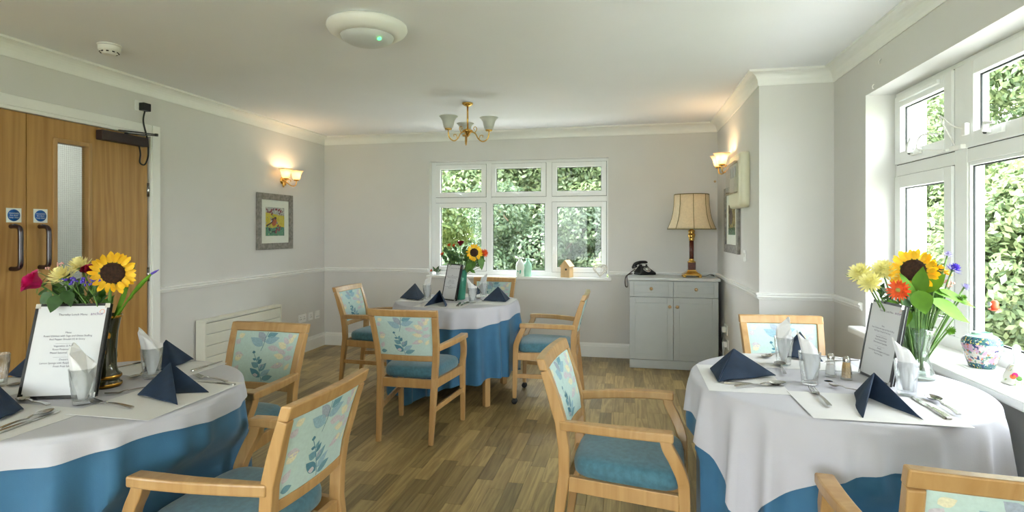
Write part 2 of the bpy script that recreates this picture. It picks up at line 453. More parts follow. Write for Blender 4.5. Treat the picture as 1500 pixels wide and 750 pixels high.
mb = MB(); mb.box((XA, YA, -.05), (XR + TR, YB + TB, CEIL))
struct(mb.build('wall_right_recess', 'wall_paint'), 'pale grey boxed-out wall corner between the sideboard and the right window', 'wall')
W4 = (-2.5, .5, .12, 2.1)                             # unseen glazed doors, added behind the camera to even out the daylight
mb = MB(); wall_with_holes(XL - .14, XR + TR, -.05, CEIL, [W4], lambda a, b, c, d: mb.box((a, YR - .15, c), (b, YR, d)))
struct(mb.build('wall_rear', 'wall_paint'), 'pale grey wall with added, unseen garden doors behind the viewer', 'wall')
mb = MB(); mb.box((XL - 2.2, YR - .6, CEIL), (XR + TR + .3, YB + TB + .3, CEIL + .2))
struct(mb.build('ceiling', 'ceiling_paint'), 'plain white plaster ceiling', 'ceiling')

# floor: every strip is a piece
floor = MB().box((XL - .14, YR, -.06), (XR, YB, -.005)).build('floor', 'floor_base')
struct(floor, 'brown wood strip floor', 'floor')
SW = .0835
cand = []
x = XL; row = 0
while x < XR:
    x1 = min(x + SW, XR); y = YR - random.random() * .5
    while y < YB:
        ln = random.uniform(.24, .52); y1 = min(y + ln, YB); y0 = max(y, YR)
        if y1 - y0 > .02 and not ((x + x1) / 2 > XA and y0 > YA): cand.append((x, x1, y0, y1))
        y += ln
    x = x1; row += 1
def plank_area(c):
    ctr = ((c[0] + c[1]) / 2, (c[2] + c[3]) / 2, 0)
    if depth(ctr) < .6: return 0
    px, py = proj(ctr)
    if not (-20 < px < 1520 and py < 770): return 0
    for tx, ty in ((-1.88, 1.65), (-1.377, 4.43), (.742, 2.335)):
        if (ctr[0] - tx) ** 2 + (ctr[1] - ty) ** 2 < .42 ** 2: return 0
    if ctr[0] > .75 or (ctr[0] < -1.4 and ctr[1] < 2.6): return 0
    return (c[1] - c[0]) * (c[3] - c[2]) / depth(ctr) ** 3
cand.sort(key=plank_area, reverse=True)
unit = MB().box((-.5, -.5, -.005), (.5, .5, 0)).mesh('plank', 'floor_plank')
for k, (a, b, c, d) in enumerate(cand[:300]):
    me = MB().box((-(b - a) / 2 + .0006, -(d - c) / 2 + .0006, -.005), ((b - a) / 2 - .0006, (d - c) / 2 - .0006, 0)).mesh('plank', 'floor_plank')
    obj('plank', me, floor, Matrix.Translation(((a + b) / 2, (c + d) / 2, 0)))
mb = MB()
for a, b, c, d in cand[300:]: mb.box((a + .0006, c + .0006, -.005), (b - .0006, d - .0006, 0))
o = mb.build('planks_beyond', 'floor_plank', floor); o['kind'] = 'stuff'

# cornice, dado rail and skirting
def run_profile(path, prof, closed=False):
    """sweep a profile (out, z) along a plan path with mitred corners; the room lies to the left of the path"""
    mbx = MB(); P = [Vector((p[0], p[1])) for p in path]; rings = []
    for i, p in enumerate(P):
        def nrm(a, b):
            t = (b - a).normalized(); return Vector((-t.y, t.x))
        if i == 0: n = nrm(P[0], P[1]); k = 1
        elif i == len(P) - 1: n = nrm(P[-2], P[-1]); k = 1
        else:
            n1 = nrm(P[i - 1], p); n2 = nrm(p, P[i + 1]); n = (n1 + n2).normalized(); k = 1 / max(.2, n.dot(n1))
        rings.append([(p.x + n.x * o_ * k, p.y + n.y * o_ * k, z) for o_, z in prof])
    return mbx.loft(rings, 0, False, True, True)
cove = [(0, 2.310), (.006, 2.310), (.008, 2.318)] + [(.008 + .062 * (1 - math.cos(t)), 2.318 + .073 * math.sin(t)) for t in [R(a) for a in (10, 25, 40, 55, 70, 90)]] + [(.078, 2.391), (.078, CEIL), (0, CEIL)]
e = .0005
mbc = run_profile([(XR - e, YR), (XR - e, YA - e), (XA - e, YA - e), (XA - e, YB - e), (XL + e, YB - e), (XL + e, YR)], cove)
struct(mbc.build('trim_1', 'white_gloss'), 'white coved cornice running round the ceiling', 'trim')
dado = [(0, .852), (.008, .852), (.010, .860), (.016, .864), (.018, .872), (.014, .877), (.016, .882), (.024, .886), (.024, .894), (.018, .898), (0, .898)]
struct(run_profile([(XR - e, W2[1] + .04), (XR - e, YA - e), (XA - e, YA - e), (XA - e, YB - e), (W1[1] + .006, YB - e)], dado).build('trim_2', 'white_gloss'), 'white dado rail right of the back window', 'trim')
struct(run_profile([(W1[0] - .01, YB - e), (XL + e, YB - e), (XL + e, DR[1] + .081)], dado).build('trim_3', 'white_gloss'), 'white dado rail left of the back window', 'trim')
struct(run_profile([(XL + e, DR[0] - .081), (XL + e, W5[1] + .02)], dado).build('trim_4', 'white_gloss'), 'white dado rail left of the doors', 'trim')
skirt = [(0, 0), (.018, 0), (.018, .112), (.014, .120), (.014, .128), (.008, .140), (.006, .147), (0, .147)]
struct(run_profile([(XR - e, YR), (XR - e, YA - e), (XA - e, YA - e), (XA - e, YB - e)], skirt).build('baseboard_right', 'white_gloss'), 'white skirting board along the right wall', 'baseboard')
struct(run_profile([(XA - .019, YB - e), (XL + .019, YB - e)], skirt).build('baseboard_back', 'white_gloss'), 'white skirting board along the back wall', 'baseboard')
struct(run_profile([(XL + e, YB - e), (XL + e, DR[1] + .081)], skirt).build('baseboard_left', 'white_gloss'), 'white skirting board below the radiator', 'baseboard')

# ------------------------------------------------------------------ windows
def light_unit(root, put, u0, u1, z0, z1, sash, f=.05):
    """one glazed light; put(mb,u0,u1,z0,z1,d0,d1) adds a box spanning depth d0..d1 (0 = frame's room face)"""
    m = MB()
    if sash:
        g = .003; a0, a1, b0, b1 = u0 + g, u1 - g, z0 + g, z1 - g
        put(m, a0, a0 + f, b0, b1, -.012, .05); put(m, a1 - f, a1, b0, b1, -.012, .05)
        put(m, a0 + f, a1 - f, b0, b0 + f, -.012, .05); put(m, a0 + f, a1 - f, b1 - f, b1, -.012, .05)
        part = m.build('sash', 'upvc', root, bevel=.003)
        gk = MB(); 
        for (p, q, r_, s_) in ((u0, u0 + g, z0, z1), (u1 - g, u1, z0, z1), (u0, u1, z0, z0 + g), (u0, u1, z1 - g, z1)): put(gk, p, q, r_, s_, .002, .03)
        gk.build('gasket', 'gasket', root)
        a0 += f; a1 -= f; b0 += f; b1 -= f
    else:
        a0, a1, b0, b1 = u0 + .016, u1 - .016, z0 + .016, z1 - .016
        put(m, u0, a0, z0, z1, .004, .05); put(m, a1, u1, z0, z1, .004, .05); put(m, a0, a1, z0, b0, .004, .05); put(m, a0, a1, b1, z1, .004, .05)
        part = m.build('glazing_bead', 'upvc', root, bevel=.003)
    gk = MB(); w = .006
    for (p, q, r_, s_) in ((a0, a0 + w, b0, b1), (a1 - w, a1, b0, b1), (a0, a1, b0, b0 + w), (a0, a1, b1 - w, b1)): put(gk, p, q, r_, s_, .016, .022)
    gk.build('spacer_bar', 'gasket', root)
    gl = MB(); put(gl, a0, a1, b0, b1, .020, .024)
    gl.build('pane', 'window_glass', root)
    return part
# back window
FD = YB + .075
def put1(m, a, b, c, d, d0, d1): m.box((a, FD + d0, c), (b, FD + d1, d))
w1 = empty('window_1'); struct(w1, 'white three-light window with top openers in the back wall', 'window')
m = MB(); x0, x1, z0, z1 = W1[0], W1[1], .86, W1[3]
TZ0, TZ1 = 1.632, 1.690
put1(m, x0, x0 + .05, z0, z1, 0, .07); put1(m, x1 - .02, x1, z0, z1, 0, .07)
put1(m, x0 + .05, x1 - .02, z1 - .03, z1, 0, .07); put1(m, x0 + .05, x1 - .02, z0 - .045, z0 + .012, 0, .07)
MU = ((-1.540, -1.483), (-.872, -.811))
for a, b in MU: put1(m, a, b, z0 + .012, z1 - .03, 0, .07)
segs = ((x0 + .05, MU[0][0]), (MU[0][1], MU[1][0]), (MU[1][1], x1 - .02))
for a, b in segs: put1(m, a, b, TZ0, TZ1, 0, .07)
m.build('frame', 'upvc', w1, bevel=.003)
for k, (a, b) in enumerate(segs):
    light_unit(w1, put1, a, b, TZ1, z1 - .03, True, .052)
    light_unit(w1, put1, a, b, z0 + .012, TZ0, k != 1, .052)
    hx = (a + b) / 2; hm = MB()
    hm.box((hx - .025, FD - .022, TZ1 + .012), (hx + .025, FD - .012, TZ1 + .030))
    hm.tube([(hx + .012, FD - .02, TZ1 + .022), (hx + .012, FD - .05, TZ1 + .026), (hx - .02, FD - .052, TZ1 + .034), (hx - .055, FD - .05, TZ1 + .03)], [.007, .007, .008, .005], 8)
    hm.build('handle', 'upvc', w1)
hm = MB(); hm.box((-.80, FD - .025, 1.10), (-.775, FD - .012, 1.16)); hm.tube([(-.787, FD - .02, 1.14), (-.787, FD - .05, 1.14), (-.787, FD - .052, 1.05)], .008, 8); hm.build('handle', 'upvc', w1)
sm = MB(); sm.box((W1[0] - .02, YB - .055, .800), (W1[1] + .033, YB + .001, .828)); sm.box((W1[0], YB, .800), (W1[1], FD + .01, .828))
sm.build('window_sill', 'white_gloss', w1, bevel=.006)
# right window
FX = XR + .155
def put2(m, a, b, c, d, d0, d1): m.box((FX + d0, a, c), (FX + d1, b, d))
def right_window(name, label, W, mulls, z0=.775):
    w = empty(name); struct(w, label, 'window')
    y0, y1, z1 = W[0], W[1], W[3]
    m = MB(); t0, t1 = 1.628, 1.690
    put2(m, y1 - .012, y1, z0, z1, 0, .07); put2(m, y0, y0 + .05, z0, z1, 0, .07)
    put2(m, y0 + .05, y1 - .012, z1 - .022, z1, 0, .07); put2(m, y0 + .05, y1 - .012, z0 - .045, z0 + .05, 0, .07)
    for a, b in mulls: put2(m, a, b, z0 + .05, z1 - .022, 0, .07)
    ed = [y0 + .05] + [q for ab in sorted(mulls) for q in ab] + [y1 - .012]
    sg = [(ed[i], ed[i + 1]) for i in range(0, len(ed), 2)]
    for a, b in sg: put2(m, a, b, t0, t1, 0, .07)
    m.build('frame', 'upvc', w, bevel=.003)
    for k, (a, b) in enumerate(sg[::-1]):
        light_unit(w, put2, a, b, t1, z1 - .022, True, .066)
        light_unit(w, put2, a, b, z0 + .05, t0, k % 2 == 0, .066)
    # opener furniture
    for k, (a, b) in enumerate(sg[::-1][:2]):
        hy = b - .27 if k == 0 else b - .24; hz = t1 + .045; hm = MB()
        hm.box((FX - .028, hy - .05, hz - .016), (FX - .013, hy + .05, hz + .014))
        hm.tube([(FX - .02, hy + .02, hz), (FX - .055, hy + .02, hz + .004), (FX - .06, hy + .0, hz + .03), (FX - .06, hy - .03, hz + .07) if k == 0 else (FX - .06, hy - .06, hz + .02)], [.010, .010, .009, .006], 8)
        h = hm.build('handle', 'upvc', w, bevel=.003)
        MB().tube([(FX - .036, hy + .052, hz), (FX - .012, hy + .052, hz)], .008, 8).build('lock_button', 'black_plastic', h)
    sm = MB(); sm.box((1.255, W[0] - .03, .727), (XR + .001, W[1] + .035, .765)); sm.box((XR, W[0], .727), (FX + .01, W[1], .765))
    sm.build('window_sill', 'white_gloss', w, bevel=.009)
    return w, sg
w2, sg2 = right_window('window_2', 'large white casement window in the right wall beside the round table', W2, [(2.905, 3.005)])
cm = MB(); ym = 2.955
cm.tube(smooth_path([(FX - .03, 3.03, 1.70), (FX - .05, 3.12, 1.715), (FX - .06, 3.22, 1.74), (FX - .05, 3.20, 1.80), (FX - .03, 3.06, 1.785)], 6), .004, 6)
cm.tube(smooth_path([(FX - .02, ym, 1.705), (FX - .05, ym + .03, 1.80), (FX - .06, ym + .05, 1.86), (FX - .05, ym - .03, 1.80), (FX - .03, 2.87, 1.775)], 6), .004, 6)
cm.build('restrictor_cable', 'white_plastic', w2)
for (a, c) in (((FX - .03, 3.02, 1.693), (FX - .01, 3.10, 1.707)), ((FX - .035, 2.89, 1.69), (FX - .01, 2.98, 1.712)), ((FX - .035, 2.855, 1.745), (FX - .012, 2.885, 1.80))):
    MB().box(a, c).build('restrictor_fixing', 'white_plastic', w2, bevel=.004)
tv = MB().box((FX - .03, 3.10, 2.035), (FX - .012, 3.50, 2.058)).build('trickle_vent', 'upvc', w2, bevel=.004)
portal(((W1[0] + W1[1]) / 2, YB + TB + .02, 1.45), (W1[1] - W1[0], 1.3), (0, -1, 0))
portal((XL - .16, (W5[0] + W5[1]) / 2, 1.28), (W5[1] - W5[0], 1.45), (1, 0, 0))
portal(((W4[0] + W4[1]) / 2, YR - .17, 1.1), (W4[1] - W4[0], 2.0), (0, 1, 0))
portal((XR + TR + .02, (W2[0] + W2[1]) / 2, 1.41), (W2[1] - W2[0], 1.4), (-1, 0, 0))
def put4(m, a, b, c, d, d0, d1): m.box((a, YR - .05 - d1, c), (b, YR - .05 - d0, d))
w4 = empty('added_window_rear'); struct(w4, 'white glazed garden doors added unseen in the rear wall to let in fill daylight', 'window')
m = MB(); put4(m, W4[0], W4[0] + .05, W4[2], W4[3], 0, .07); put4(m, W4[1] - .05, W4[1], W4[2], W4[3], 0, .07); put4(m, W4[0] + .05, W4[1] - .05, W4[3] - .05, W4[3], 0, .07); put4(m, W4[0] + .05, W4[1] - .05, W4[2], W4[2] + .05, 0, .07); put4(m, -1.03, -.97, W4[2] + .05, W4[3] - .05, 0, .07)
m.build('frame', 'upvc', w4, bevel=.003)
light_unit(w4, put4, W4[0] + .05, -1.03, W4[2] + .05, W4[3] - .05, True, .07); light_unit(w4, put4, -.97, W4[1] - .05, W4[2] + .05, W4[3] - .05, True, .07)
def put5(m, a, b, c, d, d0, d1): m.box((XL - .05 - d1, a, c), (XL - .05 - d0, b, d))
w5 = empty('added_window_left'); struct(w5, 'white two-light window added unseen in the left wall to let in fill daylight', 'window')
m = MB(); put5(m, W5[0], W5[0] + .05, W5[2], W5[3], 0, .07); put5(m, W5[1] - .05, W5[1], W5[2], W5[3], 0, .07); put5(m, W5[0] + .05, W5[1] - .05, W5[3] - .05, W5[3], 0, .07); put5(m, W5[0] + .05, W5[1] - .05, W5[2], W5[2] + .05, 0, .07); put5(m, -1.23, -1.17, W5[2] + .05, W5[3] - .05, 0, .07)
m.build('frame', 'upvc', w5, bevel=.003)
light_unit(w5, put5, W5[0] + .05, -1.23, W5[2] + .05, W5[3] - .05, True, .06); light_unit(w5, put5, -1.17, W5[1] - .05, W5[2] + .05, W5[3] - .05, True, .06)
# wall marks: two little hooks over the right window
for px, py in ((1291, 90), (1281, 127)):
    p = onx(px, py, XR)
    tag(MB().tube([(-.0005, 0, .014), (-.006, 0, .014), (-.012, 0, 0), (-.008, 0, -.012), (-.004, 0, -.006)], .003, 6).build('wall_hook', 'white_plastic', loc=p),
        'tiny white hook on the wall above the right window, ' + ('nearer the ceiling' if py < 100 else 'nearer the window head'), 'hook')

# ------------------------------------------------------------------ double doors
d1 = empty('door_1'); struct(d1, 'oak veneered double fire doors in a white frame', 'door')
m = MB(); fx0, fx1 = XL - .10, XL + .022
m.box((XL - .14, DR[1], 0), (XL - .001, DR[1] + .0, DR[2]))
m = MB()
for a, b in ((DR[1], DR[1] + .08), (DR[0] - .08, DR[0])):
    m.box((XL + .0005, a, 0), (XL + .016, b, DR[2] + .083)); m.box((XL + .016, a + .012 if a > 3 else a, 0), (XL + .024, b if a > 3 else b - .012, DR[2] + .083 - (0 if a > 3 else 0)))
m.box((XL + .0005, DR[0], DR[2]), (XL + .016, DR[1], DR[2] + .083)); m.box((XL + .016, DR[0], DR[2] + .02), (XL + .024, DR[1], DR[2] + .083)); 
m.build('architrave', 'white_gloss', d1, bevel=.003)
m = MB(); m.box((XL - .139, DR[1] - .012, 0), (XL - .046, DR[1] - .0005, DR[2] - .001)); m.box((XL - .139, DR[0] + .0005, 0), (XL - .046, DR[0] + .012, DR[2] - .001)); m.box((XL - .139, DR[0] + .013, DR[2] - .012), (XL - .046, DR[1] - .013, DR[2] - .001))
m.build('door_lining', 'white_gloss', d1)
YM = 2.656
def door_leaf(y0, y1, panel, sign_y, pull_y):
    m = MB(); X0, X1 = XL - .044, XL + .000
    if panel:
        a, b, c, d = panel
        wall_with_holes(y0, y1, .006, DR[2] - .004, [panel], lambda u, v, s, t: m.box((X0, u, s), (X1, v, t)))
    else: m.box((X0, y0, .006), (X1, y1, DR[2] - .004))
    lf = m.build('door_leaf', 'oak_door', d1)
    if panel:
        a, b, c, d = panel; q = MB(); w = .022
        for u, v, s, t in ((a - .004, a + w, c - .004, d + .004), (b - w, b + .004, c - .004, d + .004), (a + w, b - w, c - .004, c + w), (a + w, b - w, d - w, d + .004)):
            q.box((X0 - .004, u, s), (X1 + .008, v, t))
        q.build('glazing_frame', 'oak_lip', lf, bevel=.003)
        MB().box((XL - .026, a + w, c + w), (XL - .020, b - w, d - w)).build('vision_pane', 'window_glass', lf)
        q = MB(); 
        k = c + w + .006
        while k < d - w: q.box((XL - .0245, a + w, k), (XL - .0235, b - w, k + .0007)); k += .0125
        k = a + w + .006
        while k < b - w: q.box((XL - .0243, k, c + w), (XL - .0237, k + .0006, d - w)); k += .0125
        q.build('wire_mesh', 'steel', lf)
    # pull handle
    ph = MB(); px_ = pull_y
    ph.tube(smooth_path([(X1 + .001, px_, 1.345), (X1 + .035, px_, 1.345), (X1 + .062, px_, 1.335), (X1 + .070, px_, 1.305), (X1 + .070, px_, 1.22), (X1 + .070, px_, 1.14), (X1 + .062, px_, 1.112), (X1 + .035, px_, 1.102), (X1 + .001, px_, 1.102)], 5), .0135, 12)
    ph.build('pull_handle', 'dark_maroon', lf)
    s = MB().box((X1 + .0003, sign_y - .041, 1.368), (X1 + .0018, sign_y + .041, 1.450)).build('door_sign', 'sign_white', lf)
    MB().lathe([(0, 0), (.034, 0), (.034, .0006), (0, .0006)], 32, X=frame_to((X1 + .0019, sign_y, 1.409), (1, 0, 0), (0, 1, 0))).build('sign_disc', 'sign_blue', s)
    text('sign_text', 'Automatic\nfire door\nkeep clear', .0125, 'sign_white', s, frame_to((X1 + .0029, sign_y, 1.4275), (1, 0, 0), (0, 1, 0)))
    return lf
door_leaf(DR[0] + .004, YM - .002, None, 2.587, 2.572)
lf = door_leaf(YM + .002, DR[1] - .014, (2.815, 3.062, .62, 1.888), 2.737, 2.732)
for z in (.25, 1.0, 1.62):
    m = MB(); m.box((XL + .0003, DR[1] - .020, z - .05), (XL + .003, DR[1] - .0005, z + .05)); m.tube([(XL + .006, DR[1] - .008, z - .05), (XL + .006, DR[1] - .008, z + .05)], .006, 8)
    m.build('hinge', 'steel', d1)
cl = MB().box((XL + .001, 3.095, 1.925), (XL + .055, 3.46, 1.990)).build('door_closer', 'brown_plastic', d1, bevel=.004)
am = MB(); am.bar([(XL + .03, 3.30, 1.998), (XL + .16, 3.42, 1.998)], (0, 0, 1), .006, .018); am.bar([(XL + .16, 3.42, 2.006), (XL + .026, 3.24, 2.012)], (0, 0, 1), .006, .018)
am.tube([(XL + .16, 3.42, 1.994), (XL + .16, 3.42, 2.012)], .012, 10); am.tube([(XL + .03, 3.30, 1.985), (XL + .03, 3.30, 2.004)], .013, 10)
am.build('closer_arm', 'black_plastic', cl)
p1 = onx(202, 208, XL + .03); p2 = onx(208, 166, XL + .03)
cable = smooth_path([(XL + .03, 3.405, 1.926), (XL + .035, 3.41, 1.87), onx(205, 238, XL + .04), onx(212, 241, XL + .04), onx(217, 228, XL + .04), onx(216, 205, XL + .04), onx(210, 178, XL + .03), (XL + .026, 3.458, 2.19)], 8)
MB().tube(cable, .0055, 8).build('closer_cable', 'black_cable', cl)
bb = thing('door_release_box', 'small black junction box on a white plate above the oak doors', 'junction box', (XL, 3.46, 2.215))
MB().box((.0005, -.065, -.032), (.006, .0, .042)).build('back_plate', 'white_plastic', bb, bevel=.002)
MB().box((.006, -.035, -.028), (.05, .028, .028)).build('box', 'black_plastic', bb, bevel=.003)
# corridor beyond the door
cx = XL - 1.5
m = MB(); m.box((cx - .1, .8, -.05), (cx, 6.4, CEIL)); m.box((cx, .7, -.05), (XL - .14, .8, CEIL)); m.box((cx, 6.4, -.05), (XL - .14, 6.5, CEIL)); m.box((cx, .8, -.06), (XL - .14, 6.4, -.002))
struct(m.build('wall_corridor', 'corridor_paint'), 'pale corridor seen through the wired glass of the door', 'wall')
cl_l = bpy.data.lights.new('corridor_lamp', 'AREA'); cl_l.size = .5; cl_l.energy = 5; cl_l.color = (1, .96, .9)  # area light added to brighten the corridor, no fitting modelled
clo = bpy.data.objects.new('corridor_lamp', cl_l); clo.location = (XL - .8, 3.9, CEIL - .03); COL.objects.link(clo)

# ------------------------------------------------------------------ outside
g = MB().box((-30, -20, -.42), (30, 40, -.35)).build('ground', 'grass'); struct(g, 'green lawn outside the windows', 'ground')
struct(MB().box((-7, -8, -.349), (5.2, YB + 3.4, -.33)).build('path', 'paving'), 'pale paved path round the outside of the windows', 'path')
er = MB(); er.box((XR + TR + .001, 4.25, -.35), (1.95, 4.55, 3.4)); struct(er.build('wall_outside', 'exterior_cream'), 'cream rendered wall return seen through the right window', 'wall')
def foliage(name, mats_, parent, blobs, count, size, seed):
    r = np.random.default_rng(seed)
    B = np.array(blobs); vol = B[:, 3] ** 2; pick = r.choice(len(B), count, p=vol / vol.sum())
    d = r.normal(size=(count, 3)); d /= np.linalg.norm(d, axis=1)[:, None]
    rad = B[pick, 3] * (0.70 + .36 * r.random(count))
    ctr = B[pick, :3] + d * rad[:, None] * np.array([1, 1, .85])
    n = d + r.normal(size=(count, 3)) * .55 + np.array([0, 0, .35]); n /= np.linalg.norm(n, axis=1)[:, None]
    t = np.cross(n, r.normal(size=(count, 3))); t /= np.linalg.norm(t, axis=1)[:, None]; b = np.cross(n, t)
    s = size * (.6 + .8 * r.random(count))[:, None]
    V = np.empty((count, 4, 3)); V[:, 0] = ctr - t * s; V[:, 1] = ctr + b * s * .45 + n * s * .1; V[:, 2] = ctr + t * s; V[:, 3] = ctr - b * s * .45 + n * s * .1
    me = bpy.data.meshes.new(name); me.vertices.add(count * 4); me.vertices.foreach_set('co', V.ravel())
    me.loops.add(count * 4); me.loops.foreach_set('vertex_index', np.arange(count * 4))
    me.polygons.add(count); me.polygons.foreach_set('loop_start', np.arange(0, count * 4, 4))
    me.update(calc_edges=True); me.validate(); me.materials.append(MATS[mats_])
    o = obj(name, me, parent); o['kind'] = 'stuff'
    return o
def tree(label, loc, blobs, mat_, count, size_, seed, trunk=True, name='tree', cat='tree'):
    t = thing(name, label, cat, loc, 0, 'trees and shrubs outside the windows')
    r = random.Random(seed)
    tops = [b for b in blobs]
    m = MB(); zt = max(b[2] for b in blobs) * .8
    m.tube([(0, 0, 0), (.03, .02, zt * .4), (0, 0, zt)], [.16, .12, .05] if trunk else [.05, .04, .02], 8)
    for b in blobs[:10]: m.tube([(0, 0, min(b[2] * .5, zt * .8)), (b[0] * .5, b[1] * .5, b[2] * .75), (b[0], b[1], b[2])], [.06, .04, .02] if trunk else [.02, .015, .01], 6)
    m.build('trunk' if trunk else 'stems', 'bark', t)
    foliage('foliage', mat_, t, blobs, int(count * 2.2), size_ * .62, seed)
    return t
def blobset(seed, n, rx, ry, z0, z1, r0, r1):
    r = random.Random(seed)
    return [(r.uniform(-rx, rx), r.uniform(-ry, ry), r.uniform(z0, z1), r.uniform(r0, r1)) for _ in range(n)]
G0 = -.35
tree('pale yellow-green tree in the left light of the back window', (-6.4, 17.5, G0), blobset(1, 12, 2.2, 1.6, 1.4, 6.5, 1.0, 1.6), 'foliage_light', 17000, .13, 1)
tree('large dark evergreen tree in the middle light of the back window', (-2.75, 12.6, G0), blobset(2, 16, 1.5, 1.0, .9, 5.6, .8, 1.3), 'foliage_mid', 24000, .10, 2)
tree('leafy mid-green tree in the right light of the back window', (-.55, 12.2, G0), [(x, y, z, r) for x, y, z, r in ((-.6, 0, 1.2, .8), (.5, .2, 1.1, .8), (-.1, -.4, 2.0, .85), (.9, 0, 2.2, .8), (-.9, .3, 2.4, .8), (.2, .2, 3.1, .9), (-.7, 0, 3.7, .8), (.9, .3, 3.4, .8), (.1, .2, 4.3, .8), (-.2, .4, 1.6, .9), (.6, -.3, 2.9, .7), (-1.1, .2, 3.1, .7), (1.3, .3, 1.4, .7))], 'foliage_mid', 22000, .10, 3)
tree('broad light green maple behind the evergreen, at the top of the back window', (-1.5, 16.5, G0), blobset(4, 16, 3.2, 1.2, 3.0, 8.0, 1.1, 1.7), 'foliage_light', 20000, .14, 4)
tree('low dark shrub at the foot of the back garden trees', (-1.55, 10.7, G0), blobset(5, 16, 1.5, .5, .4, 2.1, .40, .65), 'foliage_dark', 15000, .07, 5, False, 'shrub', 'shrub')
tree('dense green tree filling the left light of the right window', (6.0, 13.4, G0), blobset(6, 16, 1.5, 1.3, 1.0, 6.0, .9, 1.4), 'foliage_mid', 22000, .11, 6)
tree('tall green tree filling the wide light of the right window', (8.4, 10.4, G0), blobset(7, 18, 1.5, 1.5, .7, 5.6, .9, 1.4), 'foliage_mid', 24000, .11, 7)
tree('pale green tree furthest to the right outside the right window', (10.4, 6.6, G0), blobset(8, 16, 1.6, 1.8, .8, 5.6, .9, 1.4), 'foliage_light', 20000, .12, 8)
tree('green hedge tree far behind the right window', (13.5, 16.5, G0), blobset(9, 16, 3.0, 2.0, 1.0, 7.0, 1.2, 1.8), 'foliage_mid', 20000, .15, 9)
tree('leafy laurel hedge section below the right window view, nearest', (5.2, 8.3, G0), blobset(12, 14, .9, 1.0, .5, 2.6, .5, .8), 'foliage_mid', 16000, .085, 12, False, 'shrub', 'shrub')
tree('tall laurel shrub outside the left light of the right window', (4.6, 10.4, G0), blobset(13, 14, .9, .8, .5, 3.4, .5, .8), 'foliage_mid', 15000, .085, 13, False, 'shrub', 'shrub')
tree('pale laurel shrub at the far right outside the right window', (6.6, 6.6, G0), blobset(14, 14, 1.0, .9, .5, 2.6, .5, .8), 'foliage_light', 15000, .085, 14, False, 'shrub', 'shrub')
tree('dark laurel shrub at the right of the back garden', (.9, 10.2, G0), blobset(15, 12, .8, .6, .5, 3.0, .45, .75), 'foliage_mid', 13000, .08, 15, False, 'shrub', 'shrub')
tree('light bush at the left of the back garden', (-4.9, 13.0, G0), blobset(16, 12, .9, .7, .4, 2.0, .45, .75), 'foliage_light', 12000, .09, 16, False, 'shrub', 'shrub')
tree('long clipped hedge at the far end of the back garden', (-3.0, 21.0, G0), [(x * 1.1, (x % 2) * .3, z, .9) for x in range(-7, 8) for z in (.6, 1.6, 2.5)], 'foliage_mid', 20000, .13, 17, False, 'hedge', 'hedge')
tree('long clipped hedge at the far side of the right-hand garden', (16.0, 12.0, G0), [((y % 2) * .3, y * 1.1, z, .9) for y in range(-8, 9) for z in (.6, 1.6, 2.5)], 'foliage_mid', 20000, .13, 18, False, 'hedge', 'hedge')
# bird feeder outside the right window
p = onx(1457, 447, FX + .024 + .022)
bf = thing('bird_feeder', 'small orange-red feeder stuck to the outside of the right window', 'bird feeder', p)
MB().lathe([(0, -.022), (.011, -.022), (.014, -.008), (.014, .012), (.008, .020), (0, .021)], 16).build('feeder_tube', 'feeder_red', bf)
MB().lathe([(0, 0), (.010, 0), (.008, .004), (.004, .009), (0, .009)], 16, X=frame_to((-.0215, 0, .004), (1, 0, 0))).build('suction_cup', 'diffuser', bf)
MB().lathe([(.012, -.024), (.022, -.020), (.022, -.017), (.011, -.020)], 16).build('seed_tray', 'feeder_red', bf)

# ------------------------------------------------------------------ chairs
def interp(tab, t):
    if t <= tab[0][0]: return tab[0][1]
    for (a, va), (b, vb) in zip(tab, tab[1:]):
        if t <= b: return va + (vb - va) * (t - a) / (b - a)
    return tab[-1][1]
PY = [(0, -.262), (.20, -.238), (.40, -.212), (.50, -.212), (.60, -.224), (.72, -.258), (.836, -.298)]
PX = [(0, .172), (.40, .180), (.60, .194), (.836, .208)]
def post_y(z): return interp(PY, z)
def post_x(z): return interp(PX, z)
def bow(x, w): return -.014 * (1 - (x / w) ** 2)
def leaf_poly(x, y, ang, ln, wd, n=7):
    pts = []; ca, sa = math.cos(ang), math.sin(ang)
    for side in (1, -1):
        for i in range(n + 1):
            t = i / n if side == 1 else 1 - i / n
            if side == -1 and i in (0, n): continue
            w = wd * .5 * math.sin(PI * t ** .8) * (1.0 if t < .98 else 0); u = t * ln
            pts.append((x + ca * u - sa * w * side, y + sa * u + ca * w * side))
    return pts
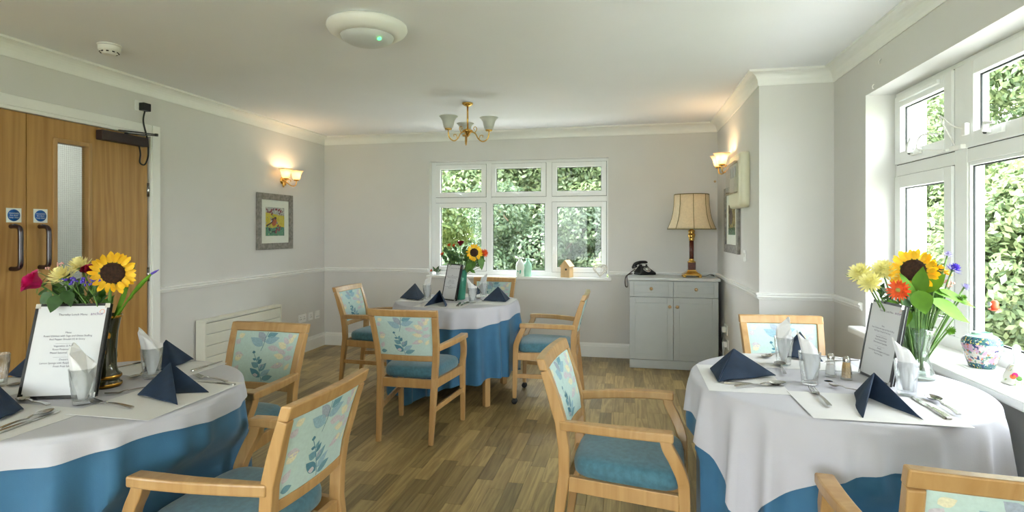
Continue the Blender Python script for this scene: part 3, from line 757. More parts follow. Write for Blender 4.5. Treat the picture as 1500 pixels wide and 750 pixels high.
def sprig_print(fn, side):
    """printed leaves on a unit panel (0..1, 0..1); fn(u,v)->3d point"""
    m = MB(); names = ['print_teal', 'print_blue', 'print_slate', 'print_mauve', 'print_yellow', 'print_deep']
    def leaf(u, v, ang, ln, wd, k):
        poly = [(a, b) for a, b in leaf_poly(u, v, R(ang), ln, wd)]
        poly = [(min(.985, max(.015, a)), min(.985, max(.015, v + (b - v) * 1.25))) for a, b in poly]
        ctr = (sum(p[0] for p in poly) / len(poly), sum(p[1] for p in poly) / len(poly))
        vv = [fn(*ctr)] + [fn(*p) for p in poly]; n = len(poly)
        fs = [(0, 1 + i, 1 + (i + 1) % n) if side > 0 else (0, 1 + (i + 1) % n, 1 + i) for i in range(n)]
        m.add(vv, fs, k)
    def stem(pts, w, k):
        P = [Vector((p[0], p[1], 0)) for p in pts]; P = smooth_path(P, 5)
        for a, b in zip(P, P[1:]):
            t = (b - a).normalized(); nn = Vector((-t.y, t.x, 0)) * w / 2
            q = [a - nn, b - nn, b + nn, a + nn]; q = [fn(min(.99, max(.01, p.x)), min(.99, max(.01, p.y))) for p in q]
            m.add(q, [(0, 1, 2, 3) if side > 0 else (3, 2, 1, 0)], k)
    # top spray of big blue leaves
    stem([(.43, .62), (.46, .75), (.47, .88), (.49, .99)], .008, 5)
    leaf(.45, .72, 150, .25, .13, 1); leaf(.47, .80, 128, .22, .11, 2); leaf(.47, .80, 18, .24, .12, 1); leaf(.49, .90, 28, .20, .10, 0)
    leaf(.53, .70, -8, .22, .09, 3)
    # lower spray of small deep teal leaves
    stem([(.50, .02), (.46, .22), (.40, .40), (.33, .56)], .008, 5)
    for u, v, a, l, w, k in ((.33, .56, 100, .05, .05, 5), (.38, .44, 165, .06, .04, 5), (.40, .42, 70, .08, .05, 0), (.42, .36, 60, .10, .06, 5), (.43, .30, 150, .14, .09, 0), (.46, .22, 55, .17, .08, 0), (.45, .28, 40, .10, .07, 2),
                             (.47, .10, 140, .22, .11, 5), (.48, .13, 35, .20, .09, 1), (.50, .06, 20, .20, .09, 0), (.44, .14, 175, .09, .06, 3)): leaf(u, v, a, l, w, k)
    # right branch of mauve and yellow leaves
    stem([(.85, .30), (.84, .55), (.86, .78), (.90, .97)], .006, 3)
    for u, v, a, l, w, k in ((.84, .40, 200, .22, .09, 3), (.84, .36, 165, .12, .07, 4), (.83, .52, 170, .18, .09, 4), (.84, .50, 15, .14, .08, 3), (.85, .60, 165, .16, .08, 3), (.84, .70, 150, .17, .10, 4), (.86, .66, 40, .12, .07, 3),
                             (.86, .78, 130, .14, .08, 3), (.87, .80, 60, .12, .08, 4), (.89, .88, 120, .12, .07, 3), (.90, .92, 30, .08, .06, 4), (.88, .28, 60, .13, .06, 4)): leaf(u, v, a, l, w, k)
    # left edge fragments
    for u, v, a, l, w, k in ((.03, .55, -10, .14, .09, 3), (.04, .42, 40, .14, .09, 4), (.03, .74, 60, .10, .08, 3), (.05, .88, 30, .10, .08, 4), (.04, .18, 60, .14, .08, 3), (.03, .08, 10, .12, .08, 0)): leaf(u, v, a, l, w, k)
    return m, names
def make_chair(casters=False):
    t = empty('dining_chair')
    # rear legs run up into the back posts
    zs = [0, .1, .2, .3, .4, .5, .6, .68, .74, .792]
    for sd in (-1, 1):
        MB().bar([(sd * post_x(z), post_y(z), z) for z in zs], (1, 0, 0), [.028, .031, .034] + [.036] * 7, [.028, .032, .037] + [.042] * 5 + [.036, .032]).build('rear_leg', 'beech', t, bevel=.004)
    # front legs and arm supports
    foot = .045 if casters else 0
    for sd in (-1, 1):
        fl = MB().bar(smooth_path([(sd * .228, .232, foot), (sd * .229, .228, .2), (sd * .230, .222, .40), (sd * .238, .216, .455), (sd * .247, .192, .515), (sd * .250, .168, .560), (sd * .250, .158, .592)], 4), (1, 0, 0), [.028 + .010 * min(1, i / 8) for i in range(25)], [.028 + .012 * min(1, i / 8) for i in range(25)]).build('front_leg', 'beech', t, bevel=.004)
        if casters:
            c = MB(); c.lathe([(0, -.010), (.018, -.010), (.021, -.004), (.021, .004), (.018, .010), (0, .010)], 16, X=frame_to((sd * .228 + .012, .232, .0215), (1, 0, 0))); c.lathe([(0, -.010), (.018, -.010), (.021, -.004), (.021, .004), (.018, .010), (0, .010)], 16, X=frame_to((sd * .228 - .012, .232, .0215), (1, 0, 0)))
            c.tube([(sd * .228, .232, .02), (sd * .228, .232, .05)], .008, 8)
            c.build('caster', 'rubber', fl)
    for sd in (-1, 1):
        P = smooth_path([(sd * .200, -.222, .588), (sd * .222, -.14, .594), (sd * .246, -.02, .600), (sd * .256, .10, .603), (sd * .254, .186, .602)], 5)
        n = len(P)
        MB().bar(P, (1, 0, 0), [.030 + .022 * min(1, 1.4 * i / n) for i in range(n)], [.036 - .004 * i / n for i in range(n)]).build('armrest', 'beech', t, bevel=.006)
    # back: top rail, lower rail, upholstered panel
    def rail(z0, z1, w, th, name):
        zc = (z0 + z1) / 2; tilt = (post_y(z1) - post_y(z0)); m = MB(); rings = []
        for i in range(13):
            x = -w + 2 * w * i / 12; yb = bow(x, w)
            rings.append([(x, post_y(z0) + yb - th / 2, z0), (x, post_y(z0) + yb + th / 2, z0), (x, post_y(z1) + yb + th / 2, z1), (x, post_y(z1) + yb - th / 2, z1)])
        m.loft(rings, 0, False); m.build(name, 'beech', t, bevel=.005)
    rail(.792, .836, .226, .034, 'top_rail'); rail(.506, .542, .176, .026, 'lower_back_rail')
    zb, zt = .543, .791
    def panel_pt(u, v, off):
        z = zb + (zt - zb) * v; w = post_x(z) - .0185; x = -w + 2 * w * u
        puff = .006 * (1 - (2 * u - 1) ** 6) * (1 - (2 * v - 1) ** 6)
        return (x, post_y(z) + bow(x, w) + (off + math.copysign(puff, off)), z)
    m = MB(); NU, NV = 15, 11
    for sd in (1, -1):
        m.grid(lambda u, v: panel_pt(u if sd < 0 else 1 - u, v, .011 * sd), NU, NV, 0, True)
    ring = [(u / 14, 0) for u in range(15)] + [(1, v / 10) for v in range(1, 11)] + [(1 - u / 14, 1) for u in range(1, 15)] + [(0, 1 - v / 10) for v in range(1, 10)]
    m.loft([[panel_pt(u, v, .011) for u, v in ring], [panel_pt(u, v, -.011) for u, v in ring]], 0, False, True, False)
    pn = m.build('back_panel', 'panel_fabric', t)
    for sd in (1, -1):
        lm, names = sprig_print(lambda u, v: panel_pt(u if sd < 0 else 1 - u, v, .0118 * sd), 1 if sd < 0 else 1)
        lp = lm.build('leaf_print', names, pn); lp['kind'] = 'stuff'
    # seat cushion
    def outline(s, n=48):
        out = []
        for i in range(n):
            a = 2 * PI * i / n; ca, sa = math.cos(a), math.sin(a); k = 5.0
            q = (abs(ca) ** k + abs(sa) ** k) ** (-1 / k); ux, uy = ca * q, sa * q
            y = .017 + .208 * uy * s; w = .183 + (.232 - .183) * (uy + 1) / 2
            out.append((ux * w * s, y))
        return out
    m = MB(); rings = [[(x, y, z) for x, y in outline(s)] for z, s in ((.388, .94), (.396, .985), (.412, 1.0), (.428, 1.0), (.442, .985), (.452, .95), (.459, .88), (.465, .7), (.468, .45), (.469, .15))]
    m.loft(rings, 0, True); m.build('seat_cushion', 'seat_velvet', t)
    # seat rails and stretchers
    m = MB().box((-.214, .208, .336), (.214, .234, .392)).build('seat_rail', 'beech', t, bevel=.003)
    m = MB().box((-.162, -.226, .336), (.162, -.202, .392)).build('seat_rail', 'beech', t, bevel=.003)
    for sd in (-1, 1):
        MB().bar([(sd * .180, -.194, .364), (sd * .228, .206, .364)], (1, 0, 0), .024, .056).build('seat_rail', 'beech', t, bevel=.003)
        MB().bar([(sd * .176, -.224, .205), (sd * .229, .214, .215)], (1, 0, 0), .018, .032).build('stretcher', 'beech', t, bevel=.003)
    return t
chair_plain = make_chair()
CG = 'beech dining armchairs with teal seats'
chairs = [
    ('D', -1.363, 3.549, 0, 'beech armchair with its back to the viewer, in front of the middle table'),
    ('G', -.013, 2.300, -94.5, 'beech armchair in the foreground facing right towards the right-hand table'),
    ('C', -2.155, 4.599, -92.1, 'beech armchair on the left side of the middle table, by the radiator wall'),
    ('F', -1.382, 5.40, 176.4, 'beech armchair behind the middle table under the back window'),
    ('H', .865, 3.172, 183.4, 'beech armchair behind the right-hand table, before the boxed-out wall'),
    ('B', -1.854, 2.349, 177.9, 'beech armchair at the far side of the left-hand table, near the radiator'),
    ('A', -1.214, 1.625, 88.3, 'foreground beech armchair seen from behind, pulled up to the left-hand table'),
    ('I', .799, 1.585, -2.9, 'beech armchair cut by the bottom right edge of the picture'),
]
for k, (n, x, y, a, lab) in enumerate(chairs):
    c = chair_plain if k == 0 else copy_tree(chair_plain)
    c.location = (x, y, 0); c.rotation_euler = (0, 0, R(a)); tag(c, lab, 'chair', CG)
ce = make_chair(True); ce.location = (-.622, 4.428, 0.004); ce.rotation_euler = (0, 0, R(91)); tag(ce, 'beech armchair with black casters on its front legs, right of the middle table', 'chair', CG)

# ------------------------------------------------------------------ tables and cloths
TR_ = .500; TZ = .750
def periodic(tab, th):
    """smooth periodic interpolation of [(deg, value)]"""
    d = math.degrees(th) % 360; tab = sorted((a % 360, v) for a, v in tab); n = len(tab)
    for i in range(n):
        a, va = tab[i]; b, vb = tab[(i + 1) % n]; b2 = b if b > a else b + 360; dd = d if d >= a else d + 360
        if a <= dd <= b2:
            t = (dd - a) / max(1e-6, b2 - a); t = t * t * (3 - 2 * t); return va + (vb - va) * t
    return tab[0][1]
FOLD = {}
def folds(th, seed):
    """soft ridges with broad valleys, unevenly spaced; about -1..1"""
    if seed not in FOLD:
        r = random.Random(seed); n = 20; FOLD[seed] = [(2 * PI * (k + r.uniform(-.30, .30)) / n, r.uniform(.055, .10), r.uniform(.45, 1.0)) for k in range(n)]
    s = 0
    for c, w, h in FOLD[seed]:
        d = (th - c + PI) % (2 * PI) - PI; s += h * math.exp(-(d / w) ** 2)
    return s * 1.5 - .75
CHAIR_POSES = [(x, y, R(a)) for _, x, y, a, _l in chairs] + [(-.622, 4.428, R(91))]
def dent(p, loc, gap):
    x, y, z = p[0] + loc[0], p[1] + loc[1], p[2]
    if z > .60: return p
    for cx_, cy_, a in CHAIR_POSES:
        dx, dy = x - cx_, y - cy_; lx = dx * math.cos(a) + dy * math.sin(a); ly = -dx * math.sin(a) + dy * math.cos(a)
        lim = (.262 if z < .49 else .262 - .07 * min(1, (z - .49) / .08)) + gap
        if abs(lx) < .42 and -.25 < ly < lim:
            k = 1 if abs(lx) < .29 else max(0, 1 - (abs(lx) - .29) / .13)
            k *= min(1, max(0, (.60 - z) / .04)); k = k * k * (3 - 2 * k); ny = ly + (lim - ly) * k
            x = cx_ + lx * math.cos(a) - ny * math.sin(a); y = cy_ + lx * math.sin(a) + ny * math.cos(a)
    return (x - loc[0], y - loc[1], z)
def cloth(name, mats_, R0, ztop, dropf, fold_amp, flare, seed, loc, extra=0.0, NT=220, NV=16):
    m = MB(); rings = []
    for fr in (.03, .35, .7, .93): rings.append([(R0 * fr * math.cos(2 * PI * j / NT), R0 * fr * math.sin(2 * PI * j / NT), ztop) for j in range(NT)])
    for a in (0, 30, 60, 90):                              # rounded table edge
        q = .012; rings.append([((R0 - q + q * math.sin(R(a))) * math.cos(2 * PI * j / NT), (R0 - q + q * math.sin(R(a))) * math.sin(2 * PI * j / NT), ztop - q + q * math.cos(R(a))) for j in range(NT)])
    for i in range(1, NV + 1):
        t = i / NV; ring = []
        for j in range(NT):
            th = 2 * PI * j / NT; dr = dropf(th); z = ztop - .012 - (dr - .012) * t
            dz = ztop - z; f = folds(th, seed)
            grow = min(1, dz / .40)
            r = R0 + flare * grow + fold_amp * grow ** .75 * (f + .35) + extra * min(1, dz / .05)
            ring.append(dent((r * math.cos(th), r * math.sin(th), z), loc, .016 if extra == 0 else .006))
        rings.append(ring)
    m.loft(rings, 0, True, True, False)
    o = m.build(name, mats_, loc=loc)
    return o
def dining_table(cx_, cy_, which, rot, blue_drop, white_drop, seed, lab_t, lab_b, lab_w, blue_amp=.058, white_seed=None):
    t = thing('round_dining_table', lab_t, 'table', (cx_, cy_, 0), 0, 'round dining tables')
    MB().lathe([(0, .715), (TR_ - .012, .715), (TR_ - .008, .718), (TR_ - .008, .739), (TR_ - .013, .743), (0, .743)], 64).build('tabletop', 'beech', t)
    for k in range(4):
        a = R(rot + 90 * k); x, y = .455 * math.cos(a), .455 * math.sin(a)
        MB().bar([(x, y, 0), (x, y, .70)], (math.cos(a), math.sin(a), 0), .045, .045).build('leg', 'beech', t, bevel=.004)
    ap = MB()
    for k in range(4):
        a, b = R(rot + 90 * k), R(rot + 90 * k + 90)
        ap.bar([(.44 * math.cos(a), .44 * math.sin(a), .675), (.44 * math.cos(b), .44 * math.sin(b), .675)], (0, 0, 1), .07, .02)
    ap.build('apron', 'beech', t)
    b = cloth('under_tablecloth', 'blue_linen', TR_ - .004, TZ - .0035, blue_drop, blue_amp, .020, seed, (cx_, cy_, 0)); tag(b, lab_b, 'tablecloth', 'blue under-cloths')
    w = cloth('tablecloth', 'white_linen', TR_ + .0015, TZ, white_drop, blue_amp, .022, seed, (cx_, cy_, 0), .004); tag(w, lab_w, 'tablecloth', 'white top cloths')
    return t
LC, MC, RC = (-1.88, 1.65), (-1.377, 4.43), (.742, 2.335)
dining_table(*LC, 'L', 45, lambda th: .66 + .02 * math.sin(3 * th), lambda th: periodic([(-90, .088), (-60, .070), (-25, .055), (10, .07), (40, .06), (120, .10), (200, .10)], th) + .006 * math.sin(5 * th), 3,
             'round dining table under blue and white cloths, left foreground', 'blue floor-length cloth on the left-hand table', 'white top cloth on the left-hand table below the black-framed menu')
dining_table(*MC, 'M', -44, lambda th: periodic([(-45, .535), (-10, .53), (-80, .575), (-120, .725), (180, .70), (90, .72), (40, .62)], th) + .012 * math.sin(11 * th), lambda th: periodic([(-90, .148), (-60, .150), (-30, .115), (0, .085), (60, .10), (180, .10), (-130, .14)], th), 5,
             'round dining table with beech legs showing under its cloth, in the middle of the room', 'blue cloth on the middle table, stopping short of the floor', 'white top cloth on the middle table')
def drop_R(th):
    q = .65 / max(abs(math.cos(th)), abs(math.sin(th))); d = min(q - .505, .40)
    if .0 < th % (2 * PI) < PI: d = min(d, .24)
    return d + .012 * math.sin(9 * th)
t_b = dining_table(*RC, 'R', 45, lambda th: .64 + .02 * math.sin(4 * th), drop_R, 9,
             'round dining table butting against the right window sill', 'blue floor-length cloth on the right-hand table', 'white square top cloth with hanging corners on the right-hand table', .060)

# ------------------------------------------------------------------ place settings
ZS = TZ + .0012
def place_mat(x0, x1, y0, y1, label, lift, rz=0, curl=0):
    cx_, cy_ = (x0 + x1) / 2, (y0 + y1) / 2; w, h = (x1 - x0) / 2, (y1 - y0) / 2
    m = MB(); NX, NY = 15, 11
    def fn(u, v, top):
        x = -w + 2 * w * u; y = -h + 2 * h * v
        return (x, y, .0004 + (.0012 if top else 0) + curl * max(0, (abs(2 * u - 1) - .8) / .2) ** 2 * .006)
    m.grid(lambda u, v: fn(u, v, True), NX, NY, 0, True); m.grid(lambda u, v: fn(1 - u, v, False), NX, NY, 0, True)
    per = [(u / 14, 0) for u in range(15)] + [(1, v / 10) for v in range(1, 11)] + [(1 - u / 14, 1) for u in range(1, 15)] + [(0, 1 - v / 10) for v in range(1, 10)]
    m.loft([[fn(u, v, False) for u, v in per], [fn(u, v, True) for u, v in per]], 0, False, True, False)
    o = m.build('placemat', 'mat_paper', loc=(cx_, cy_, TZ + lift), rz=rz)
    return tag(o, label, 'placemat', 'paper placemats')
place_mat(-1.705, -1.405, 1.425, 1.855, 'cream paper placemat on the left-hand table, in front of the near armchair', .0022)
place_mat(-2.08, -1.665, 1.185, 1.485, 'cream paper placemat on the left-hand table, at the bottom left corner of the picture', .0005, 0)
place_mat(-2.08, -1.69, 1.86, 2.12, 'cream paper placemat on the left-hand table, at the far side before the radiator chair', .0005, .0)
place_mat(-2.35, -2.09, 1.50, 1.85, 'cream paper placemat at the left picture edge behind the menu', .0005, 0)
place_mat(.548, .975, 1.855, 2.150, 'cream paper placemat at the front of the right-hand table under the tumbled napkin', .0022, 0)
place_mat(.280, .555, 2.105, 2.505, 'cream paper placemat at the left of the right-hand table', .0005)
place_mat(.50, .93, 2.505, 2.775, 'cream paper placemat at the back of the right-hand table', .0005)
place_mat(-1.58, -1.21, 3.965, 4.24, 'cream paper placemat at the front of the middle table', .0005)
place_mat(-1.185, -.91, 4.20, 4.62, 'cream paper placemat at the right of the middle table', .0005)
place_mat(-1.85, -1.60, 4.25, 4.62, 'cream paper placemat at the left of the middle table', .0005)
place_mat(-1.56, -1.19, 4.66, 4.90, 'cream paper placemat at the back of the middle table', .0005)

def napkin(A, S, T1, T2, h, label, base=ZS + .0035):
    """pyramid-folded napkin: apex pixel A at height h, spine foot S, wing tips T1 and T2 on the table"""
    s = onz(*S, base); t1 = onz(*T1, base); t2 = onz(*T2, base); a = onz(*A, base + h)
    m = MB(); th = .0055
    def wing(tip, sign):
        n_ = (s - a).cross(tip - a).normalized()
        if n_.dot((t2 if tip is t1 else t1) - a) > 0: n_ = -n_
        NU, NV = 9, 9; rows = []
        for side in (0, 1):
            pts = []
            for j in range(NV):
                v = j / (NV - 1)
                for i in range(NU):
                    u = i / (NU - 1)
                    foot = s.lerp(tip, u); p = a.lerp(foot, v)
                    bul = n_ * (.010 * math.sin(PI * u) * v + .0045 * math.sin(2.6 * PI * u + sign) * v)
                    edge = min(1, 6 * min(1 - u, v + .02) + .15)
                    off = n_ * (th * (.5 if side == 0 else -.5) * (.5 + .5 * edge))
                    q = p + bul + off
                    q.z = max(q.z, base + (.0008 if side else 0))
                    pts.append(q)
            rows.append(pts)
        f0 = [(j * NU + i, j * NU + i + 1, (j + 1) * NU + i + 1, (j + 1) * NU + i) for j in range(NV - 1) for i in range(NU - 1)]
        m.add(rows[0], f0, 0, True); m.add(rows[1], [f[::-1] for f in f0], 0, True)
        per = [i for i in range(NU)] + [j * NU + NU - 1 for j in range(1, NV)] + [(NV - 1) * NU + i for i in range(NU - 2, -1, -1)] + [j * NU for j in range(NV - 2, 0, -1)]
        m.loft([[rows[0][i] for i in per], [rows[1][i] for i in per]], 0, True, True, False)
    wing(t1, .3); wing(t2, 1.7)
    # a second fold layer behind the first wing, slightly smaller, gives the doubled hem
    o = m.build('napkin', 'navy_linen')
    org = (s + t1 + t2) / 3; org.z = base
    for v in o.data.vertices: v.co -= org
    o.location = org
    return tag(o, label, 'napkin', 'navy folded napkins')
napkin((250, 531), (202, 579), (261, 594), (306, 575), .075, 'navy napkin tent in front on the left-hand table, nearest the armchair')
napkin((243, 498), (249, 541), (283, 527), (205, 548), .085, 'navy napkin tent at the far side of the left-hand table behind a tumbler')
napkin((-16, 552), (-4, 618), (34, 601), (-60, 590), .075, 'navy napkin tent cut by the left edge of the picture')
napkin((48, 516), (44, 556), (11, 551), (80, 552), .06, 'navy napkin mostly hidden behind the menu on the left-hand table')
napkin((1075, 511), (1053, 560), (1136, 551), (1041, 539), .085, 'navy napkin tent at the left of the right-hand table')
napkin((1281, 546), (1254, 577), (1351, 615), (1263, 612), .080, 'navy napkin tent at the front of the right-hand table before the menu')
napkin((1172, 486), (1150, 524), (1206, 531), (1146, 517), .085, 'navy napkin tent at the back of the right-hand table behind the tumblers')
napkin((608, 415), (612, 440), (586, 437), (624, 436), .10, 'navy napkin tent at the left of the middle table')
napkin((644, 425), (651, 442), (622, 449), (653, 449.5), .10, 'navy napkin tent at the front of the middle table before the menu')
napkin((729.5, 420), (740, 442.5), (707, 441), (747, 438), .10, 'navy napkin tent at the right of the middle table')
napkin((695, 416), (697, 432), (688, 434), (707, 430), .085, 'navy napkin at the back of the middle table between two tumblers')

def tumbler_meshes():
    n = 40
    def ring(r, z, fl): return [((r + fl * (abs(math.cos(5 * 2 * PI * j / n)) - .5)) * math.cos(2 * PI * j / n), (r + fl * (abs(math.cos(5 * 2 * PI * j / n)) - .5)) * math.sin(2 * PI * j / n), z) for j in range(n)]
    m = MB()
    rings = [ring(.001, 0, 0), ring(.025, 0, .001), ring(.027, .003, .003), ring(.0285, .02, .0035), ring(.031, .05, .0035), ring(.0325, .060, .001), ring(.0345, .062, 0), ring(.038, .115, 0), ring(.0385, .118, 0), ring(.037, .118, 0), ring(.0325, .064, 0), ring(.029, .05, 0), ring(.026, .014, 0), ring(.001, .011, 0)]
    m.loft(rings, 0, True, True, False)
    g = m.mesh('tumbler', 'clear_glass')
    m = MB(); rings = []
    NR, NT = 12, 28
    for i in range(NR):
        t = i / (NR - 1); ring_ = []
        for j in range(NT):
            a = 2 * PI * j / NT
            top = .150 + .040 * math.cos(a - 2.6) + .012 * math.cos(3 * a)
            z = .016 + (top - .016) * t
            r = (.012 + .0215 * min(1, t * 1.5) + .006 * max(0, t - .6)) * (1 + .10 * math.sin(6 * a + 2 * t) * (.3 + t))
            pin = max(0, (z - .135) / .07); r *= 1 - .35 * pin
            cxx = .026 * math.cos(2.6) * pin; cyy = .026 * math.sin(2.6) * pin
            ring_.append((r * math.cos(a) * .98 + cxx, r * math.sin(a) * .80 + cyy, z))
        rings.append(ring_)
    m.loft(rings, 0, True, True, True)
    return g, m.mesh('paper_serviette', 'tissue')
TUM, SERV = tumbler_meshes()
def place_glass(px, py, lab, rz, s=1.0, serviette=True, base=ZS + .0015):
    p = onz(px, py, base)
    o = obj('tumbler', TUM); o.location = p; o.scale = (s, s, s); tag(o, 'clear fluted glass tumbler ' + lab, 'glass', 'fluted tumblers')
    if serviette:
        q = obj('paper_serviette', SERV); q.location = p + Vector((0, 0, .0005)); q.scale = (s, s, s); q.rotation_euler.z = R(rz)
        tag(q, 'white paper serviette standing in the tumbler ' + lab, 'serviette', 'white paper serviettes')
place_glass(222, 554, 'beside the far napkin on the left-hand table', 60)
place_glass(121, 591.5, 'in front of the menu on the left-hand table', 30)
place_glass(-4, 566, 'cut by the left edge of the picture', 0, 1.0, False)
place_glass(1148, 534, 'nearest the armchair behind the right-hand table', -90)
place_glass(1186, 562, 'beside the salt shaker on the right-hand table', 40)
place_glass(1328, 578, 'between the menu and glass vase on the right', 40)
place_glass(626, 438, 'beside the left napkin on the middle table', -80)
place_glass(692, 443.5, 'right of the menu on the middle table', 40)
place_glass(708, 434.5, 'at the back right of the middle table', -80)

# cutlery: drawn along +x, head at x=0, handle end at x=L
def cutlery_meshes():
    out = {}
    def handle(m, x0, L, z0=.0035):
        P = [(x0 + (L - x0) * t, 0, z0 + .004 * math.sin(PI * t) * .6) for t in [i / 10 for i in range(11)]]
        m.bar(P, (0, 1, 0), [.0055 + .0065 * (i / 10) ** 1.3 for i in range(11)], [.0032] * 11)
    # spoon
    for nm, L, bl, bw in (('spoon', .185, .062, .040), ('teaspoon', .150, .046, .030)):
        m = MB()
        def bowl(u, v, o=0):
            a = 2 * PI * u; rr = v; x = bl / 2 - bl / 2 * math.cos(a) * rr * (1.0); y = bw / 2 * math.sin(a) * rr * (1 - .12 * math.cos(a))
            return (x, y, .0105 - .0085 * (1 - rr ** 2) + o)
        m.grid(lambda u, v: bowl(u, max(v, .02)), 28, 7, 0, True, closeu=True); m.grid(lambda u, v: bowl(-u, max(v, .02), -.0012), 28, 7, 0, True, closeu=True)
        m.bar([(bl - .004, 0, .0095), (bl + .012, 0, .0105), (bl + .03, 0, .007)], (0, 1, 0), [.010, .006, .0055], .0032)
        handle(m, bl + .028, L, .006); out[nm] = m
    m = MB()
    P = lambda x: .006 + .004 * math.sin(PI * min(1, x / .07))
    for k in range(4):
        y = -.0099 + .0066 * k; m.bar([(x, y * (.92 + .08 * x / .04), .009 - .006 * (x / .045)) for x in (0, .015, .03, .046)], (0, 1, 0), [.0016, .0026, .003, .0036], .0022)
    m.loft([[(x, -w, z), (x, w, z), (x, w, z + .0022), (x, -w, z + .0022)] for x, w, z in ((.042, .0122, .0015), (.052, .0122, .001), (.060, .009, .0025), (.068, .005, .006), (.085, .003, .008))], 0, False)
    handle(m, .083, .195, .0065); out['fork'] = m
    m = MB()
    m.loft([[(x, -w0, 0.0012), (x, w1_, 0.0012), (x, w1_, .0024), (x, -w0, .0032)] for x, w0, w1_ in ((0, .001, .001), (.01, .007, .004), (.03, .0095, .006), (.08, .0095, .0085), (.105, .006, .006))], 0, False)
    m.loft([[(x, -w, 0.001), (x, w, .001), (x, w * .8, h_), (x, -w * .8, h_)] for x, w, h_ in ((.103, .005, .004), (.115, .0065, .006), (.17, .0085, .007), (.205, .009, .0065), (.21, .007, .005))], 0, False)
    out['knife'] = m
    return {k: v.mesh(k, 'steel') for k, v in out.items()}
CUT = cutlery_meshes(); CLEN = {'spoon': .185, 'teaspoon': .150, 'fork': .195, 'knife': .21}
def cutlery(kind, head, end, label, lift=.0032, fit=True):
    a = onz(*head, ZS); b = onz(*end, ZS); d = b - a
    o = obj(kind if kind != 'teaspoon' else 'teaspoon', CUT[kind]); o.location = (a.x, a.y, TZ + lift); o.rotation_euler.z = math.atan2(d.y, d.x)
    s = max(.8, min(1.12, d.length / CLEN[kind])) if fit else 1.0
    o.scale = (s, s, s)
    return tag(o, label, 'fork' if kind == 'fork' else 'knife' if kind == 'knife' else 'spoon', 'steel cutlery')
# right-hand table
cutlery('fork', (1188, 571), (1221, 604), 'steel fork at the front left of the right-hand table, tines towards the tumbler', .0042)
cutlery('teaspoon', (1214, 566), (1262, 577), 'steel dessert spoon half hidden by the front napkin on the right-hand table', .0042)
cutlery('knife', (1336, 583), (1392, 617), 'steel knife at the front right of the right-hand table beside a spoon', .0042)
cutlery('spoon', (1360, 583), (1413, 617), 'steel spoon at the front right of the right-hand table beside the knife', .0042)
cutlery('spoon', (1141, 533), (1157, 566), 'steel spoon pointing towards the viewer, left of the right-hand table tumblers')
cutlery('knife', (1148, 567), (1060, 562), 'steel knife below the left napkin on the right-hand table')
cutlery('spoon', (1150, 564), (1072, 569.5), 'steel spoon lying along the knife below the left napkin on the right-hand table')
cutlery('spoon', (1118, 526), (1146, 517), 'steel spoon at the back left of the right-hand table')
cutlery('fork', (1258, 531), (1215, 526), 'steel fork behind the shakers on the right-hand table')
cutlery('knife', (1234, 529), (1180, 533), 'steel knife behind the salt shaker on the right-hand table')
# left-hand table
cutlery('fork', (130, 589), (210, 604), 'steel fork in front of the menu tumbler on the left-hand table')
cutlery('fork', (153, 580), (206, 572), 'steel dessert fork pointing at the bronze vase on the left-hand table')
cutlery('spoon', (78, 603), (0, 631), 'steel spoon at the bottom left of the left-hand table')
cutlery('knife', (89, 603.5), (-4, 636), 'steel knife lying beside the spoon at the bottom left of the left-hand table')
cutlery('teaspoon', (26, 588), (82, 599), 'steel dessert spoon at the foot of the menu on the left-hand table')
cutlery('knife', (163, 541), (212, 531), 'steel knife behind the bronze vase on the left-hand table')
cutlery('spoon', (190, 556), (228, 545), 'steel spoon between the bronze vase and the far tumbler on the left-hand table')
cutlery('fork', (286, 552), (332, 562), 'steel fork at the right-hand end of the left-hand table')
cutlery('knife', (290, 560), (334, 564), 'steel knife at the right-hand end of the left-hand table')
cutlery('knife', (326, 530), (280, 545), 'steel knife on the far placemat of the left-hand table, near the armchair')
cutlery('spoon', (10, 569), (48, 560), 'steel spoon behind the menu, left of the left-hand table')
# middle table
cutlery('knife', (675, 443.5), (669, 450), 'steel knife at the front of the middle table, beside the napkin')
cutlery('spoon', (685, 444), (674, 450), 'steel spoon at the front of the middle table, right of the knife')
cutlery('fork', (622, 436.5), (616, 446), 'steel fork at the left front of the middle table')
cutlery('spoon', (699, 438), (716, 446), 'steel spoon at the right front of the middle table')
cutlery('knife', (590, 439), (604, 438), 'steel knife under the left napkin of the middle table')

